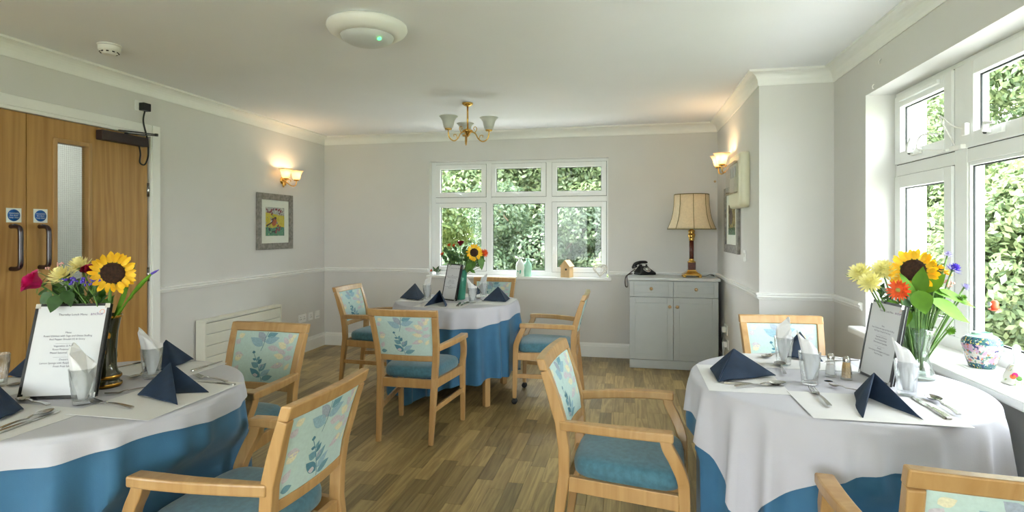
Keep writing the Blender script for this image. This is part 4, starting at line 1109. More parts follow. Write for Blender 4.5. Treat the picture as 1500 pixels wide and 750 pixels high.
# menus
def menu(BL, BR, h, w, lean, label, label_paper, book=0):
    a = onz(*BL, ZS); b = onz(*BR, ZS); d = (b - a); d.z = 0; d.normalize()
    mid = (a + b) / 2; ang = math.atan2(d.y, d.x)
    t = thing('menu_holder', label, 'menu', (mid.x, mid.y, ZS + .001), ang)
    X = Matrix.Rotation(R(-lean), 4, 'X')                # leans back (local +y is away)
    m = MB(); f = .009
    m.box((-w / 2, -.003, 0), (w / 2, .003, h), X=X)
    cv = m.build('cover', 'black_plastic', t, bevel=.002)
    m = MB(); m.box((-w / 2, -.006, 0), (-w / 2 + f, -.003, h), X=X); m.box((w / 2 - f, -.006, 0), (w / 2, -.003, h), X=X); m.box((-w / 2 + f, -.006, 0), (w / 2 - f, -.003, f), X=X); m.box((-w / 2 + f, -.006, h - f), (w / 2 - f, -.003, h), X=X)
    m.build('edge_binding', 'black_plastic', t)
    pp = MB().box((-w / 2 + f, -.0042, f), (w / 2 - f, -.0031, h - f), X=X).build('menu_page', 'menu_paper', t)
    for sx in (-1, 1):
        for z in (.0, h - .016):
            xa = sx * (w / 2 + .0004); MB().box((xa, -.0064, z), (xa - sx * .016, -.0059, z + .016), X=X).build('corner_clip', 'steel', t)
    # rear panel of the folder
    MB().box((-w / 2, .006 if book else .010, .003), (w / 2, .012 if book else .015, h), X=X).build('back_cover', 'black_plastic', t, bevel=.002)
    if book: MB().box((-w / 2 + .004, .0035, .006), (w / 2 - .002, .0056, h - .004), X=X).build('inner_page', 'menu_paper', t)
    XT = X @ Matrix.Translation((0, -.0048, 0)) @ Matrix.Rotation(PI / 2, 4, 'X')
    k = h / .325
    T = lambda x, z: XT @ Matrix.Translation((x, z, 0))
    text('menu_heading', 'Thursday Lunch Menu', .0105 * k, 'ink', pp, T(.004 * k, h - .034 * k))
    text('logo_text', 'anchor', .0150 * k, 'ink_purple', pp, T(.082 * k, h - .030 * k))
    m = MB()
    for i in range(10):
        a0, a1 = R(-60 + 27 * i), R(-60 + 27 * (i + 1))
        m.add([((.0085 if q else .0072) * k * math.cos(aa), (.0085 if q else .0072) * k * math.sin(aa), 0) for aa, q in ((a0, 0), (a0, 1), (a1, 1), (a1, 0))], [(0, 1, 2, 3)], 0)
    m.add([((.0085 if q else .0072) * k * math.cos(aa), (.0085 if q else .0072) * k * math.sin(aa), 0) for aa, q in ((R(-110), 0), (R(-110), 1), (R(-60), 1), (R(-60), 0))], [(0, 1, 2, 3)], 1)
    lg = m.build('logo_swirl', ['ink_orange', 'ink_purple'], pp); lg.matrix_local = T(.098 * k, h - .030 * k)
    text('menu_text', 'Menu\nRoast Chicken with Sage and Onion Stuffing\nRed Pepper Strudel (V) & Gravy\n________________\nVegetables & Potatoes\nRoast Potatoes & Mash\nMixed Seasonal Vegetables\n________________\nDessert\nLemon Sponge with Raspberry & Custard\nFresh Fruit Salad', .0088 * k, 'ink', pp, T(0, h - .098 * k), spacing=1.32)
    return t
menu((25, 586), (141, 582), .322, .240, 17, 'A4 lunch menu in a black holder leaning on the bronze vase, left-hand table', '')
menu((1259, 546), (1306, 568), .300, .215, 10, 'lunch menu in a black folding holder on the right-hand table, seen at an angle', '', 1)
menu((643.5, 438), (671, 442), .300, .185, 13, 'lunch menu in a black holder standing against the green vase, middle table', '')

# salt and pepper
def shaker(px, py, fill, label):
    p = onz(px, py, ZS); t = thing('shaker', label, 'shaker', p, 0, 'glass shakers')
    MB().lathe([(0, 0), (.021, 0), (.022, .004), (.0165, .05), (.0125, .070), (.0115, .070), (.015, .05), (.019, .008), (0, .006)], 6, smooth=False).build('glass_body', 'clear_glass', t)
    MB().lathe([(0, .008), (.0178, .009), (.0140, .048 if fill == 'salt' else .066), (0, .050 if fill == 'salt' else .067)], 6, smooth=False).build('filling', fill, t)
    MB().lathe([(.0135, .068), (.0135, .078), (.012, .084), (.006, .089), (0, .090)], 16).build('cap', 'chrome', t)
shaker(1217, 551, 'salt', 'clear glass salt shaker with a chrome cap on the right-hand table')
shaker(1240, 556, 'pepper', 'glass pepper shaker with tan filling and a chrome cap on the right-hand table')

# ------------------------------------------------------------------ flowers
def arc(a, b, bend, n=7):
    a, b = Vector(a), Vector(b); mid = (a + b) / 2 + Vector(bend)
    return [(1 - t) ** 2 * a + 2 * t * (1 - t) * mid + t * t * b for t in [i / (n - 1) for i in range(n)]]
def petal_mesh(name, ln, wd, cup, mats_, n=6, tip=.9, base=.25):
    """petal along +x from origin, cupped upwards (+z)"""
    m = MB(); rows = []
    for i in range(n + 1):
        t = i / n; w = wd * (base + (1 - base) * math.sin(PI * min(1, t * tip + .02)) ** .8) * (1 if t < .999 else .15) * .5
        x = ln * t; z = cup * ln * (t ** 2) - .1 * ln * math.sin(PI * t)
        rows.append([(x, -w, z + .15 * w), (x, 0, z), (x, w, z + .15 * w)])
    v = [p for r_ in rows for p in r_]; f = []
    for i in range(n):
        for j in range(2): f.append((3 * i + j, 3 * i + j + 1, 3 * i + 4 + j, 3 * i + 3 + j))
    m.add(v, f, 0, True)
    return m.mesh(name, mats_), v, f
def leaf_blade(ln, wd, droop=.25, fold=.2, n=8, wave=0):
    v, f = [], []
    for i in range(n + 1):
        t = i / n; w = wd * .5 * (math.sin(PI * t ** .75)) ; x = ln * t; z = -droop * ln * t * t
        v += [(x, -w, z + fold * w + wave * math.sin(9 * t)), (x, 0, z), (x, w, z + fold * w - wave * math.sin(9 * t))]
    for i in range(n):
        for j in range(2): f.append((3 * i + j, 3 * i + j + 1, 3 * i + 4 + j, 3 * i + 3 + j))
    return v, f
def stem_part(t, base, head, bend=(0, 0, 0), r=.0028, name='stem', material='stem_green'):
    return MB().tube(arc(base, head, bend), r, 7).build(name, material, t)
def start(name, label, cat, base, group):
    return thing(name, label, cat, base, 0, group)
PET = {}
def sunflower(base, head, dirv, rad, label, group, bend=(0, 0, .02)):
    t = start('sunflower', label, 'flower', base, group); h = Vector(head) - Vector(base)
    X = frame_to(h, dirv); dr = rad * .50
    MB().lathe([(dr * 1.05, -.012), (dr * 1.05, 0), (dr * .98, .005), (dr * .7, .009), (dr * .35, .007), (0, .004)], 28, X=X).build('disc', 'sunflower_disc', t)
    MB().lathe([(0, -.022), (dr * .6, -.020), (dr * 1.1, -.008), (dr * 1.15, -.002), (dr, -.002)], 20, X=X).build('calyx', 'leaf_mid', t)
    for row, (n, k, cup, zz) in enumerate(((19, .58, .10, -.002), (17, .52, .35, .002))):
        me, _, _ = petal_mesh('petal', rad * k, rad * .23, cup, 'sunflower_yellow')
        for i in range(n):
            a = 2 * PI * (i + .5 * row) / n + rng.normal() * .06
            L_ = Matrix.Translation((dr * .92 * math.cos(a), dr * .92 * math.sin(a), zz)) @ Matrix.Rotation(a, 4, 'Z') @ Matrix.Rotation(-rng.uniform(-.10, .35), 4, 'Y') @ Matrix.Rotation(rng.normal() * .25, 4, 'X') @ Matrix.Scale(rng.uniform(.88, 1.12), 4)
            obj('petal', me, t, X @ L_)
    back = h - Vector(dirv).normalized() * .02
    stem_part(t, (0, 0, 0), back, bend, .0055)
    return t
def mum(base, head, dirv, rad, material, label, group, layers=5, name='chrysanthemum', flat=.5, eye=None):
    t = start(name, label, 'flower', base, group); h = Vector(head) - Vector(base); X = frame_to(h, dirv); m = MB()
    for l in range(layers):
        n = 20 - 2 * l; k = 1 - .15 * l; lift = l / max(1, layers - 1)
        _, v, f = petal_mesh('tmp', rad * k, rad * .17, .10 + .20 * lift, 'cream_petal')
        for i in range(n):
            a = 2 * PI * (i + .5 * (l % 2)) / n + rng.normal() * .08
            m.add(v, f, 0, True, X @ Matrix.Translation((0, 0, .10 * rad * l)) @ Matrix.Rotation(a, 4, 'Z') @ Matrix.Rotation(-(flat * lift * 1.6 + rng.normal() * .08), 4, 'Y'))
    o = m.build('petals', material, t); o['kind'] = 'stuff'
    if eye: MB().lathe([(rad * .26, rad * .1), (rad * .24, rad * .22), (rad * .12, rad * .30), (0, rad * .30)], 18, X=X).build('flower_centre', eye, t)
    MB().lathe([(0, -rad * .3), (rad * .16, -rad * .22), (rad * .28, -.02 * rad), (0, 0)], 12, X=X).build('calyx', 'leaf_mid', t)
    stem_part(t, (0, 0, 0), h - Vector(dirv).normalized() * rad * .25, (0, 0, .02), .003)
    return t
def rose(base, head, dirv, rad, material, label, group, name='rose'):
    t = start(name, label, 'flower', base, group); h = Vector(head) - Vector(base); X = frame_to(h, dirv); m = MB()
    for i in range(17):
        k = i / 16; a = i * 2.4; r0 = rad * (.12 + .58 * k); hh = rad * (1.35 - .45 * k); spread = .9 + .5 * k
        def fn(u, v, r0=r0, hh=hh, a=a, k=k, spread=spread, i_=i):
            th = a + (u - .5) * spread * (2.4 - k); rr = r0 * (.35 + .75 * v ** .7) * (1 + .07 * math.sin(9 * u + i_) * v) + rad * .34 * k * max(0, v - .6) ** 1.2 * 2.5
            return (rr * math.cos(th), rr * math.sin(th), hh * (v ** .9) - rad * .5 - rad * .12 * k * (2 * u - 1) ** 2 * v)
        m.grid(fn, 9, 8, 0, True, X=X)
    m.build('bloom', material, t)
    m = MB(); v, f = leaf_blade(rad * .9, rad * .3, .4)
    for i in range(5): m.add(v, f, 0, True, X @ Matrix.Translation((0, 0, -rad * .5)) @ Matrix.Rotation(i * 2 * PI / 5, 4, 'Z') @ Matrix.Rotation(-.3, 4, 'Y'))
    m.build('sepals', 'leaf_mid', t)
    stem_part(t, (0, 0, 0), h - Vector(dirv).normalized() * rad * .45, (0, 0, .015), .003)
    return t
def bud_sprig(base, tips, material, label, group, size=.006, name='flower_sprig', cat='flower'):
    t = start(name, label, cat, base, group); b0 = Vector(base); m = MB(); q = MB()
    c = sum((Vector(p) for p in tips), Vector()) / len(tips) - b0; fork = c * .72
    m.tube(arc((0, 0, 0), fork, (0, 0, .01)), .0022, 6)
    for p in tips:
        d = Vector(p) - b0; m.tube(arc(fork, d, (0, 0, -.006), 5), .0013, 5)
        for k in range(7):
            o = Vector(rng.normal(size=3)) * size * .8; q.sphere(d + o, size * rng.uniform(.45, .75), 8)
    m.build('stem', 'stem_green', t); b = q.build('florets', material, t); b['kind'] = 'stuff'
    return t
def leaf_stem(base, leaves, label, group, material='leaf_mid', name='leaf_stem', stem=True):
    """leaves: (attach point, tip point, width, droop)"""
    t = start(name, label, 'foliage', base, group); b0 = Vector(base)
    for at_, tip, w, dr in leaves:
        a = Vector(at_) - b0; d = Vector(tip) - Vector(at_); ln = d.length
        v, f = leaf_blade(ln, w, dr, .18, 10, .002)
        z = Vector((-d.x, -d.y, 0)); up = (CAM - Vector(at_)).normalized() * .65 + Vector((0, 0, .75)); x = d.normalized(); zz = (up - x * up.dot(x)).normalized(); y = zz.cross(x)
        M_ = Matrix.Translation(a) @ Matrix((x, y, zz)).transposed().to_4x4()
        MB().add(v, f, 0, True, M_).build('leaf', material, t)
    m = MB(); seen = 0
    for at_, tip, w, dr in leaves:
        a = Vector(at_) - b0
        if a.length > .02: m.tube(arc((0, 0, 0), a, (0, 0, .01), 5), .0022, 6); seen = 1
    if seen: m.build('stem', 'stem_green', t)
    return t
def toward(p, side=(0, 0, 0)):
    return (CAM - Vector(p)).normalized() + Vector(side)

# ---- left-hand table: bronze vase
vb = Vector((-1.868, 1.715, ZS)); dL = depth(vb)
v = thing('vase', 'dark bronze-glazed vase with gold rings on the left-hand table', 'vase', vb)
MB().lathe([(0, 0), (.044, 0), (.047, .006), (.047, .014), (.040, .022), (.040, .028), (.046, .034), (.046, .044), (.036, .056), (.031, .075), (.031, .13), (.036, .20), (.045, .252), (.049, .262), (.046, .262), (.040, .24), (.030, .18), (.026, .08), (0, .06)], 36).build('vase_body', 'bronze_glaze', v)
for z0, r_ in ((.010, .0472), (.039, .0462), (.257, .0480)):
    g = MB(); g.lathe([(r_, z0 - .005), (r_ + .0012, z0 - .002), (r_ + .0012, z0 + .002), (r_, z0 + .005)], 36); g.build('gold_ring', 'old_gold', v)
g = MB(); r_ = random.Random(4)
for k in range(7):
    a = r_.uniform(0, 6.28); z = r_.uniform(.09, .2); rr = .0345 if z < .15 else .038
    pts = leaf_poly(0, 0, r_.uniform(.6, 2.4), .035, .014); g.add([((interp([(.07, .0322), (.13, .0322), (.2, .0372), (.26, .049)], z + q)) * math.cos(a + p / .034), (interp([(.07, .0322), (.13, .0322), (.2, .0372), (.26, .049)], z + q)) * math.sin(a + p / .034), z + q) for p, q in pts], [tuple(range(len(pts)))])
g.build('gilt_leaf', 'old_gold', v)
GL = 'bouquet in the bronze vase'
nb = lambda dx, dy, z=.20: (vb.x + dx, vb.y + dy, vb.z + z)
fl = lambda px, py, dd=0: at(px, py, dL + dd)
p = fl(165, 400, -.06); sunflower(nb(.008, -.004), p, toward(p, (.25, 0, .15)), .073, 'large yellow sunflower at the right of the left-hand bouquet', GL)
p = fl(50, 414, -.02); rose(nb(-.012, 0), p, (-.45, -.75, .5), .045, 'magenta_petal', 'magenta rose at the far left of the left-hand bouquet', GL)
p = fl(118, 392, .05); mum(nb(0, .008), p, (-.1, -.35, .9), .054, 'cream_petal', 'cream chrysanthemum at the top of the left-hand bouquet', GL)
p = fl(92, 407, -.04); mum(nb(-.006, -.008), p, (-.2, -.45, .85), .056, 'cream_petal', 'lower cream chrysanthemum above the menu on the left-hand table', GL)
p = fl(129, 396, .0); rose(nb(.004, .0), p, (.1, -.5, .8), .026, 'crimson_petal', 'dark red carnation tucked behind the sunflower', GL, 'carnation')
bud_sprig(nb(-.004, -.010), [fl(97, 410, -.10), fl(104, 414, -.10), fl(110, 409, -.10)], 'purple_petal', 'violet statice sprig left of centre in the left-hand bouquet', GL)
bud_sprig(nb(.004, -.010), [fl(121, 410, -.10), fl(127, 415, -.10), fl(135, 411, -.10), fl(141, 413, -.09)], 'purple_petal', 'violet statice sprig below the sunflower in the left-hand bouquet', GL)
bud_sprig(nb(-.010, .006), [fl(55, 398, .05), fl(69, 393, .05), fl(86, 388, .06), fl(91, 385, .06)], 'pink_bud', 'sprig of tiny pink buds at the top left of the left-hand bouquet', GL, .0045)
# iris bud and blades
t = start('iris_flower', 'green iris stem with a purple bud pointing right from the left-hand bouquet', 'flower', nb(.012, 0), GL); b0 = Vector(nb(.012, 0))
tip = fl(222, 401, -.02) - b0; m = MB(); P = arc((0, 0, 0), tip, (-.02, 0, .02), 9); m.tube(P, [.004] * 5 + [.006, .0085, .007, .003], 8); m.build('stem', 'leaf_bright', t)
m = MB(); q = fl(233, 395, -.02) - b0; m.tube([tip, (tip + q) / 2, q], [.0045, .004, .0008], 8); m.build('bud', 'purple_petal', t)
leaf_stem(nb(.010, .004), [(nb(.012, .004, .22), fl(204, 381, .03), .014, -.05), (nb(.012, -.004, .22), fl(188, 432, -.06), .013, .1), (nb(.012, 0, .22), fl(200, 405, 0), .016, -.1)], 'long green iris blades on the right of the left-hand bouquet', GL, 'leaf_bright', 'iris_foliage')
leaf_stem(nb(-.008, -.008), [(fl(75, 428, -.06), fl(58, 446, -.08), .040, .1), (fl(86, 432, -.08), fl(73, 457, -.12), .046, .1), (fl(95, 425, -.06), fl(104, 447, -.09), .042, .15), (fl(70, 425, -.03), fl(56, 432, -.03), .036, .0)], 'dark green rose leaves hanging over the menu on the left-hand table', GL, 'leaf_dark')
leaf_stem(nb(0, -.006), [(fl(112, 438, -.02), fl(118, 415, -.06), .034, .0), (fl(122, 442, -.02), fl(135, 420, -.05), .032, .0), (fl(130, 445, .0), fl(150, 424, -.03), .030, 0), (fl(105, 440, 0), fl(98, 418, -.04), .03, 0), (fl(140, 448, 0), fl(162, 430, -.02), .026, .0), (fl(118, 440, .04), fl(110, 412, .05), .034, 0)], 'dark green foliage filling the middle of the left-hand bouquet', GL, 'leaf_dark')
leaf_stem(nb(.004, .006), [(fl(95, 432, .05), fl(74, 408, .06), .034, .05), (fl(128, 440, .06), fl(146, 408, .06), .034, .0), (fl(142, 445, .03), fl(158, 415, .03), .030, .0), (fl(112, 435, .08), fl(122, 404, .09), .034, .0)], 'mid-green leaves at the back of the left-hand bouquet', GL, 'leaf_mid')

rr = random.Random(41)
for k_, (xa, xb, mt_, lab) in enumerate(((62, 118, 'leaf_dark', 'dark leaves under the cream chrysanthemums of the left-hand bouquet'), (112, 172, 'leaf_mid', 'mid-green leaves under the sunflower of the left-hand bouquet'))):
    lv = []
    for i in range(18):
        x_, y_ = rr.uniform(xa, xb), rr.uniform(415, 455); d_ = rr.uniform(-.03, .06); lv.append((fl(x_, y_, d_), fl(x_ + rr.uniform(-14, 14), y_ + rr.uniform(-20, 2), d_ - .02), rr.uniform(.022, .04), .1))
    leaf_stem(nb(-.008 + .016 * k_, .006), lv, lab, GL, mt_)
# ---- right-hand table: hourglass glass vase
vb = onz(1342, 553, ZS); dR = depth(vb); GR = 'bouquet in the glass vase'
v = thing('vase', 'clear hourglass vase with green stems on the right-hand table', 'vase', vb)
prof = [(0, 0), (.060, 0), (.064, .004), (.062, .018), (.048, .055), (.042, .085), (.046, .125), (.058, .165), (.0665, .200)]
MB().lathe(prof + [(.0640, .200), (.055, .165), (.043, .125), (.039, .085), (.045, .055), (.056, .02), (0, .012)], 40).build('vase_glass', 'vase_glass', v)
MB().lathe([(0, .0135), (.0545, .0205), (.0440, .055), (.0380, .085), (.0395, .105), (0, .106)], 32).build('water', 'vase_glass', v)
nb = lambda dx, dy, z=.03: (vb.x + dx, vb.y + dy, vb.z + z)
fl = lambda px, py, dd=0: at(px, py, dR + dd)
p = fl(1338, 396, -.05); sunflower(nb(0, 0), p, toward(p, (-.25, 0, .25)), .082, 'large yellow sunflower at the top of the right-hand bouquet', GR)
p = fl(1372, 392, .07); sunflower(nb(.01, .01), p, (.5, -.2, .85), .055, 'half-hidden yellow sunflower behind the tall one in the right-hand bouquet', GR)
for (px, py, dd, rad, dv, lab) in ((1261, 401, .0, .050, (-.5, -.6, .6), 'outermost on the left'), (1274, 414, -.05, .046, (-.4, -.7, .45), 'lowest of the three'), (1294, 397, .02, .056, (-.2, -.6, .8), 'nearest the sunflower')):
    p = fl(px, py, dd); mum(nb(-.012, 0), p, dv, rad, 'lemon_petal', 'pale yellow chrysanthemum in the right-hand bouquet, ' + lab, GR)
p = fl(1316, 425, -.10); mum(nb(-.005, -.01), p, toward(p, (-.1, 0, .1)), .041, 'orange_petal', 'orange-red gerbera above the right-hand menu', GR, 3, 'gerbera', .25, 'green_eye')
p = fl(1396, 395, .0); mum(nb(.012, 0), p, (.55, -.3, .9), .033, 'purple_petal', 'violet aster at the right of the right-hand bouquet', GR, 4, 'aster', .5)
p = fl(1388, 374, .04); mum(nb(.010, .004), p, (.3, -.2, 1), .020, 'lilac_petal', 'small mauve aster at the top right of the right-hand bouquet', GR, 4, 'aster', .7)
p = fl(1413, 421, .0); mum(nb(.014, 0), p, (.8, -.2, .7), .020, 'lilac_petal', 'pale lilac aster low on the right of the right-hand bouquet', GR, 4, 'aster', .7)
p = fl(1392, 484, -.10); mum(nb(.012, -.006), p, toward(p, (.5, 0, -.4)), .020, 'leaf_bright', 'green aster bud drooping beside the glass vase', GR, 3, 'aster_bud', .4)
p = fl(1409, 437, -.04); mum(nb(.012, -.002), p, (.6, -.6, .5), .020, 'leaf_bright', 'spiky green aster bud below the lilac aster', GR, 3, 'aster_bud', .4)
p = fl(1390, 418, .0); bud_sprig(nb(.008, 0), [p, fl(1394, 414, 0), fl(1387, 412, .01)], 'pink_bud', 'tiny pink buds beside the violet aster in the right-hand bouquet', GR, .006)
A_ = fl(1348, 455, -.04)
leaf_stem(nb(.004, -.01), [(fl(1346, 432, -.09), fl(1352, 390, -.10), .055, .05), (fl(1352, 430, -.09), fl(1385, 398, -.10), .060, .1), (fl(1345, 425, -.10), fl(1357, 460, -.14), .072, .15), (fl(1340, 440, -.08), fl(1322, 400, -.10), .04, .1)], 'bright green pointed leaves in the centre of the right-hand bouquet', GR, 'leaf_bright')
leaf_stem(nb(.010, -.006), [(fl(1362, 440, -.08), fl(1428, 471, -.10), .085, .10), (fl(1368, 428, -.04), fl(1425, 441, -.04), .065, .05), (fl(1375, 425, -.03), fl(1437, 452, -.03), .045, .05)], 'broad bright green leaves stretching right from the right-hand bouquet', GR, 'leaf_bright')
leaf_stem(nb(-.006, -.012), [(fl(1326, 452, -.08), fl(1324, 480, -.12), .050, .1), (fl(1318, 448, -.02), fl(1300, 440, -.02), .035, .1)], 'lime leaf hanging over the rim of the glass vase', GR, 'leaf_bright')
leaf_stem(nb(0, 0), [(fl(1345, 448, .0), fl(1330, 425, .02), .05, 0), (fl(1350, 448, .02), fl(1368, 415, .03), .05, 0), (fl(1335, 450, .02), fl(1312, 438, .03), .05, 0), (fl(1358, 450, .0), fl(1382, 440, .02), .05, 0), (fl(1342, 452, .05), fl(1345, 415, .06), .06, 0), (fl(1332, 455, -.02), fl(1320, 432, -.03), .04, 0)], 'dark green foliage at the heart of the right-hand bouquet', GR, 'leaf_dark')
rr = random.Random(31)
for k_, (xa, xb, mt_, lab) in enumerate(((1288, 1340, 'leaf_dark', 'dark leaves behind the gerbera in the right-hand bouquet'), (1335, 1405, 'leaf_mid', 'mid-green leaves behind the asters in the right-hand bouquet'))):
    lv = []
    for i in range(18):
        x_, y_ = rr.uniform(xa, xb), rr.uniform(428, 466); d_ = rr.uniform(-.03, .07); lv.append((fl(x_, y_, d_), fl(x_ + rr.uniform(-16, 16), y_ + rr.uniform(-22, 4), d_ - .02), rr.uniform(.025, .045), .1))
    leaf_stem(nb(-.008 + .016 * k_, .006), lv, lab, GR, mt_)
leaf_stem(nb(-.01, -.01), [(fl(1340, 455, -.03), fl(1345, 505, -.04), .055, .0), (fl(1325, 458, 0), fl(1330, 500, 0), .035, .0), (fl(1355, 458, 0), fl(1350, 500, 0), .035, 0)], 'pale grey-green leaves pressed inside the glass vase', GR, 'leaf_mid')
leaf_stem(nb(-.010, 0), [(fl(1300, 435, 0), fl(1240, 400, .02), .006, .05)], 'thin bare twig pointing left from the right-hand bouquet', GR, 'stem_green', 'twig')

# ---- middle table: green vase
vb = Vector((-1.372, 4.50, ZS)); dM = depth(vb); GM = 'bouquet in the green vase'
v = thing('vase', 'plain green tapered vase behind the menu on the middle table', 'vase', vb)
MB().lathe([(0, 0), (.040, 0), (.042, .004), (.050, .14), (.060, .245), (.057, .245), (.046, .14), (.038, .02), (0, .015)], 32).build('vase_body', 'green_glaze', v)
nb = lambda dx, dy, z=.18: (vb.x + dx, vb.y + dy, vb.z + z)
fl = lambda px, py, dd=0: at(px, py, dM + dd)
p = fl(694.5, 370, -.06); sunflower(nb(.01, 0), p, toward(p, (.25, 0, .05)), .068, 'yellow sunflower in the bouquet on the middle table', GM)
p = fl(709, 371, 0); mum(nb(.015, 0), p, toward(p, (.6, 0, .1)), .040, 'orange_petal', 'orange gerbera right of the sunflower on the middle table', GM, 4, 'gerbera', .45, 'green_eye')
p = fl(674.5, 357, 0); rose(nb(0, 0), p, (0, -.5, .9), .030, 'crimson_petal', 'dark red rose at the top of the middle table bouquet', GM)
for px, py, rad, m_, lab in ((658, 359.5, .016, 'orange_petal', 'top left'), (665, 360, .016, 'orange_petal', 'beside the red rose'), (653.5, 367, .020, 'sunflower_yellow', 'yellow, left side'), (648, 372.5, .017, 'orange_petal', 'outermost on the left'), (662, 374, .017, 'orange_petal', 'above the menu')):
    p = fl(px, py, 0); rose(nb(-.012, 0), p, (-.3, -.6, .7), rad, m_, 'small orange spray rose in the middle table bouquet, ' + lab, GM)
for k, (mt_, lab) in enumerate((('leaf_dark', 'dark green rose foliage on the left of the middle table bouquet'), ('leaf_mid', 'mid-green leaves on the right of the middle table bouquet'))):
    lv = []
    rr = random.Random(20 + k)
    for i in range(34):
        if k == 0: a_ = (rr.uniform(652, 682), rr.uniform(366, 384))
        else: a_ = (rr.uniform(682, 706), rr.uniform(372, 392))
        b_ = (a_[0] + rr.uniform(-8, 8), a_[1] + rr.uniform(-9, 6)); d_ = rr.uniform(-.04, .05)
        lv.append((fl(*a_, d_), fl(*b_, d_ - .02), .042, .1))
    leaf_stem(nb(-.01 + .02 * k, 0), lv, lab, GM, mt_)
leaf_stem(nb(.012, -.006), [(fl(704, 376, -.04), fl(706, 396, -.05), .05, .1), (fl(690, 385, -.03), fl(682, 398, -.05), .05, .1), (fl(688, 395, -.02), fl(697, 400, -.03), .035, .1)], 'drooping leaves under the sunflower on the middle table', GM, 'leaf_mid')

# ------------------------------------------------------------------ back window sill
SZ = .8285
p = onz(640, 407, SZ); p.y = min(p.y, YB + .03)
def sill_at(px, Y): q = ony(px, 400, Y); return Vector((q.x, Y, SZ))
s = sill_at(640, YB - .015)
v = thing('bud_vase', 'small clear bud vase at the left end of the back window sill', 'vase', s)
MB().lathe([(0, 0), (.028, 0), (.034, .01), (.036, .04), (.022, .062), (.026, .070), (.024, .070), (.020, .062), (.033, .04), (.03, .012), (0, .006)], 24).build('vase_glass', 'clear_glass', v)
b0 = s + Vector((0, 0, .03)); d0 = depth(s)
rose(b0, at(632, 396.5, d0 - .02), (-.5, -.6, .5), .016, 'orange_petal', 'single orange rosebud in the bud vase on the back sill', 'bud vase on the back sill')
leaf_stem(b0, [(at(638, 398, d0), at(634, 390, d0), .03, .1), (at(639, 398, d0), at(643, 389, d0), .032, .1), (at(640, 399, d0 - .02), at(637, 393, d0 - .03), .03, .1), (at(641, 399, d0), at(646, 394, d0), .03, .1)], 'dark leaves in the bud vase on the back sill', 'bud vase on the back sill', 'leaf_dark')
s = sill_at(762, YB - .012)
def bottle_vase(loc, sc, material, label, motif):
    v = thing('ceramic_vase', label, 'vase', loc)
    MB().lathe([(0, 0), (.042 * sc, 0), (.044 * sc, .006), (.040 * sc, .06 * sc), (.048 * sc, .10 * sc), (.040 * sc, .14 * sc), (.020 * sc, .168 * sc), (.016 * sc, .178 * sc), (.026 * sc, .196 * sc), (.023 * sc, .196 * sc), (.012 * sc, .178 * sc), (0, .15 * sc)], 32).build('vase_body', material, v)
    if motif:
        for k, (a, z, an) in enumerate(((-1.2, .045, 2.0), (-1.55, .055, .8), (-1.4, .03, 1.6), (-1.8, .05, 2.4))):
            pts = leaf_poly(0, 0, an, .026, .013)
            MB().add([((.0443) * math.cos(a + u / .044), (.0443) * math.sin(a + u / .044), z + w) for u, w in pts], [tuple(range(len(pts)))]).build('painted_leaf', 'aqua_motif', v)
bottle_vase(s, 1.03, 'pale_ceramic', 'white ceramic vase with aqua leaf motif on the back sill', True)
bottle_vase(sill_at(773, YB + .030) , .98, 'mint_ceramic', 'mint green vase standing behind the white one on the back sill', False)
s = sill_at(830.5, YB - .0)
bh = thing('bird_house', 'small pine birdhouse on the back window sill', 'birdhouse', s, R(-22))
MB().prism([(-.052, 0), (.052, 0), (.052, .115), (0, .172), (-.052, .115)], -.045, .045, X=Matrix.Rotation(PI / 2, 4, 'X')).build('body', 'pine', bh, bevel=.002)
m = MB(); m.bar([(-.058, 0, .112), (.003, 0, .180)], (0, 1, 0), .11, .008); m.build('roof_board', 'pine', bh)
m = MB(); m.bar([(.058, 0, .112), (.000, 0, .178)], (0, 1, 0), .11, .008); m.build('roof_board', 'pine', bh)
MB().lathe([(0, 0), (.011, 0), (.011, .001), (0, .001)], 16, X=frame_to((.012, -.0455, .085), (0, -1, 0))).build('entrance_hole', 'black_plastic', bh)
# wicker heart
s = sill_at(879, YB + .005)
hh = thing('wicker_heart', 'white wicker heart leaning at the right end of the back sill', 'ornament', s + Vector((0, 0, .001)), R(4))
def heart(t, k): return (k * 16 * math.sin(t) ** 3 / 16, k * (13 * math.cos(t) - 5 * math.cos(2 * t) - 2 * math.cos(3 * t) - math.cos(4 * t)) / 16)
m = MB(); rr = random.Random(3)
lo = .088 * 17 / 16
for k in range(5):
    P = []
    for i in range(41):
        x_, z_ = heart(2 * PI * i / 40, .075 - .002 * k); P.append((x_ + rr.uniform(-.002, .002), (k - 2) * .007 + rr.uniform(-.002, .002), z_ + .0815))
    m.tube(P, .0032, 5)
m.build('outer_ring', 'wicker', hh)
m = MB()
for k in range(34):
    a0, a1 = rr.uniform(0, 6.28), rr.uniform(0, 6.28); p0, p1 = heart(a0, .072), heart(a1, .072)
    m.tube([(p0[0], rr.uniform(-.012, .012), p0[1] + .0815), ((p0[0] + p1[0]) / 2, rr.uniform(-.028, .022), (p0[1] + p1[1]) / 2 + .0815), (p1[0], rr.uniform(-.012, .012), p1[1] + .0815)], .0026, 5)
m.build('woven_twigs', 'wicker', hh)['kind'] = 'stuff'

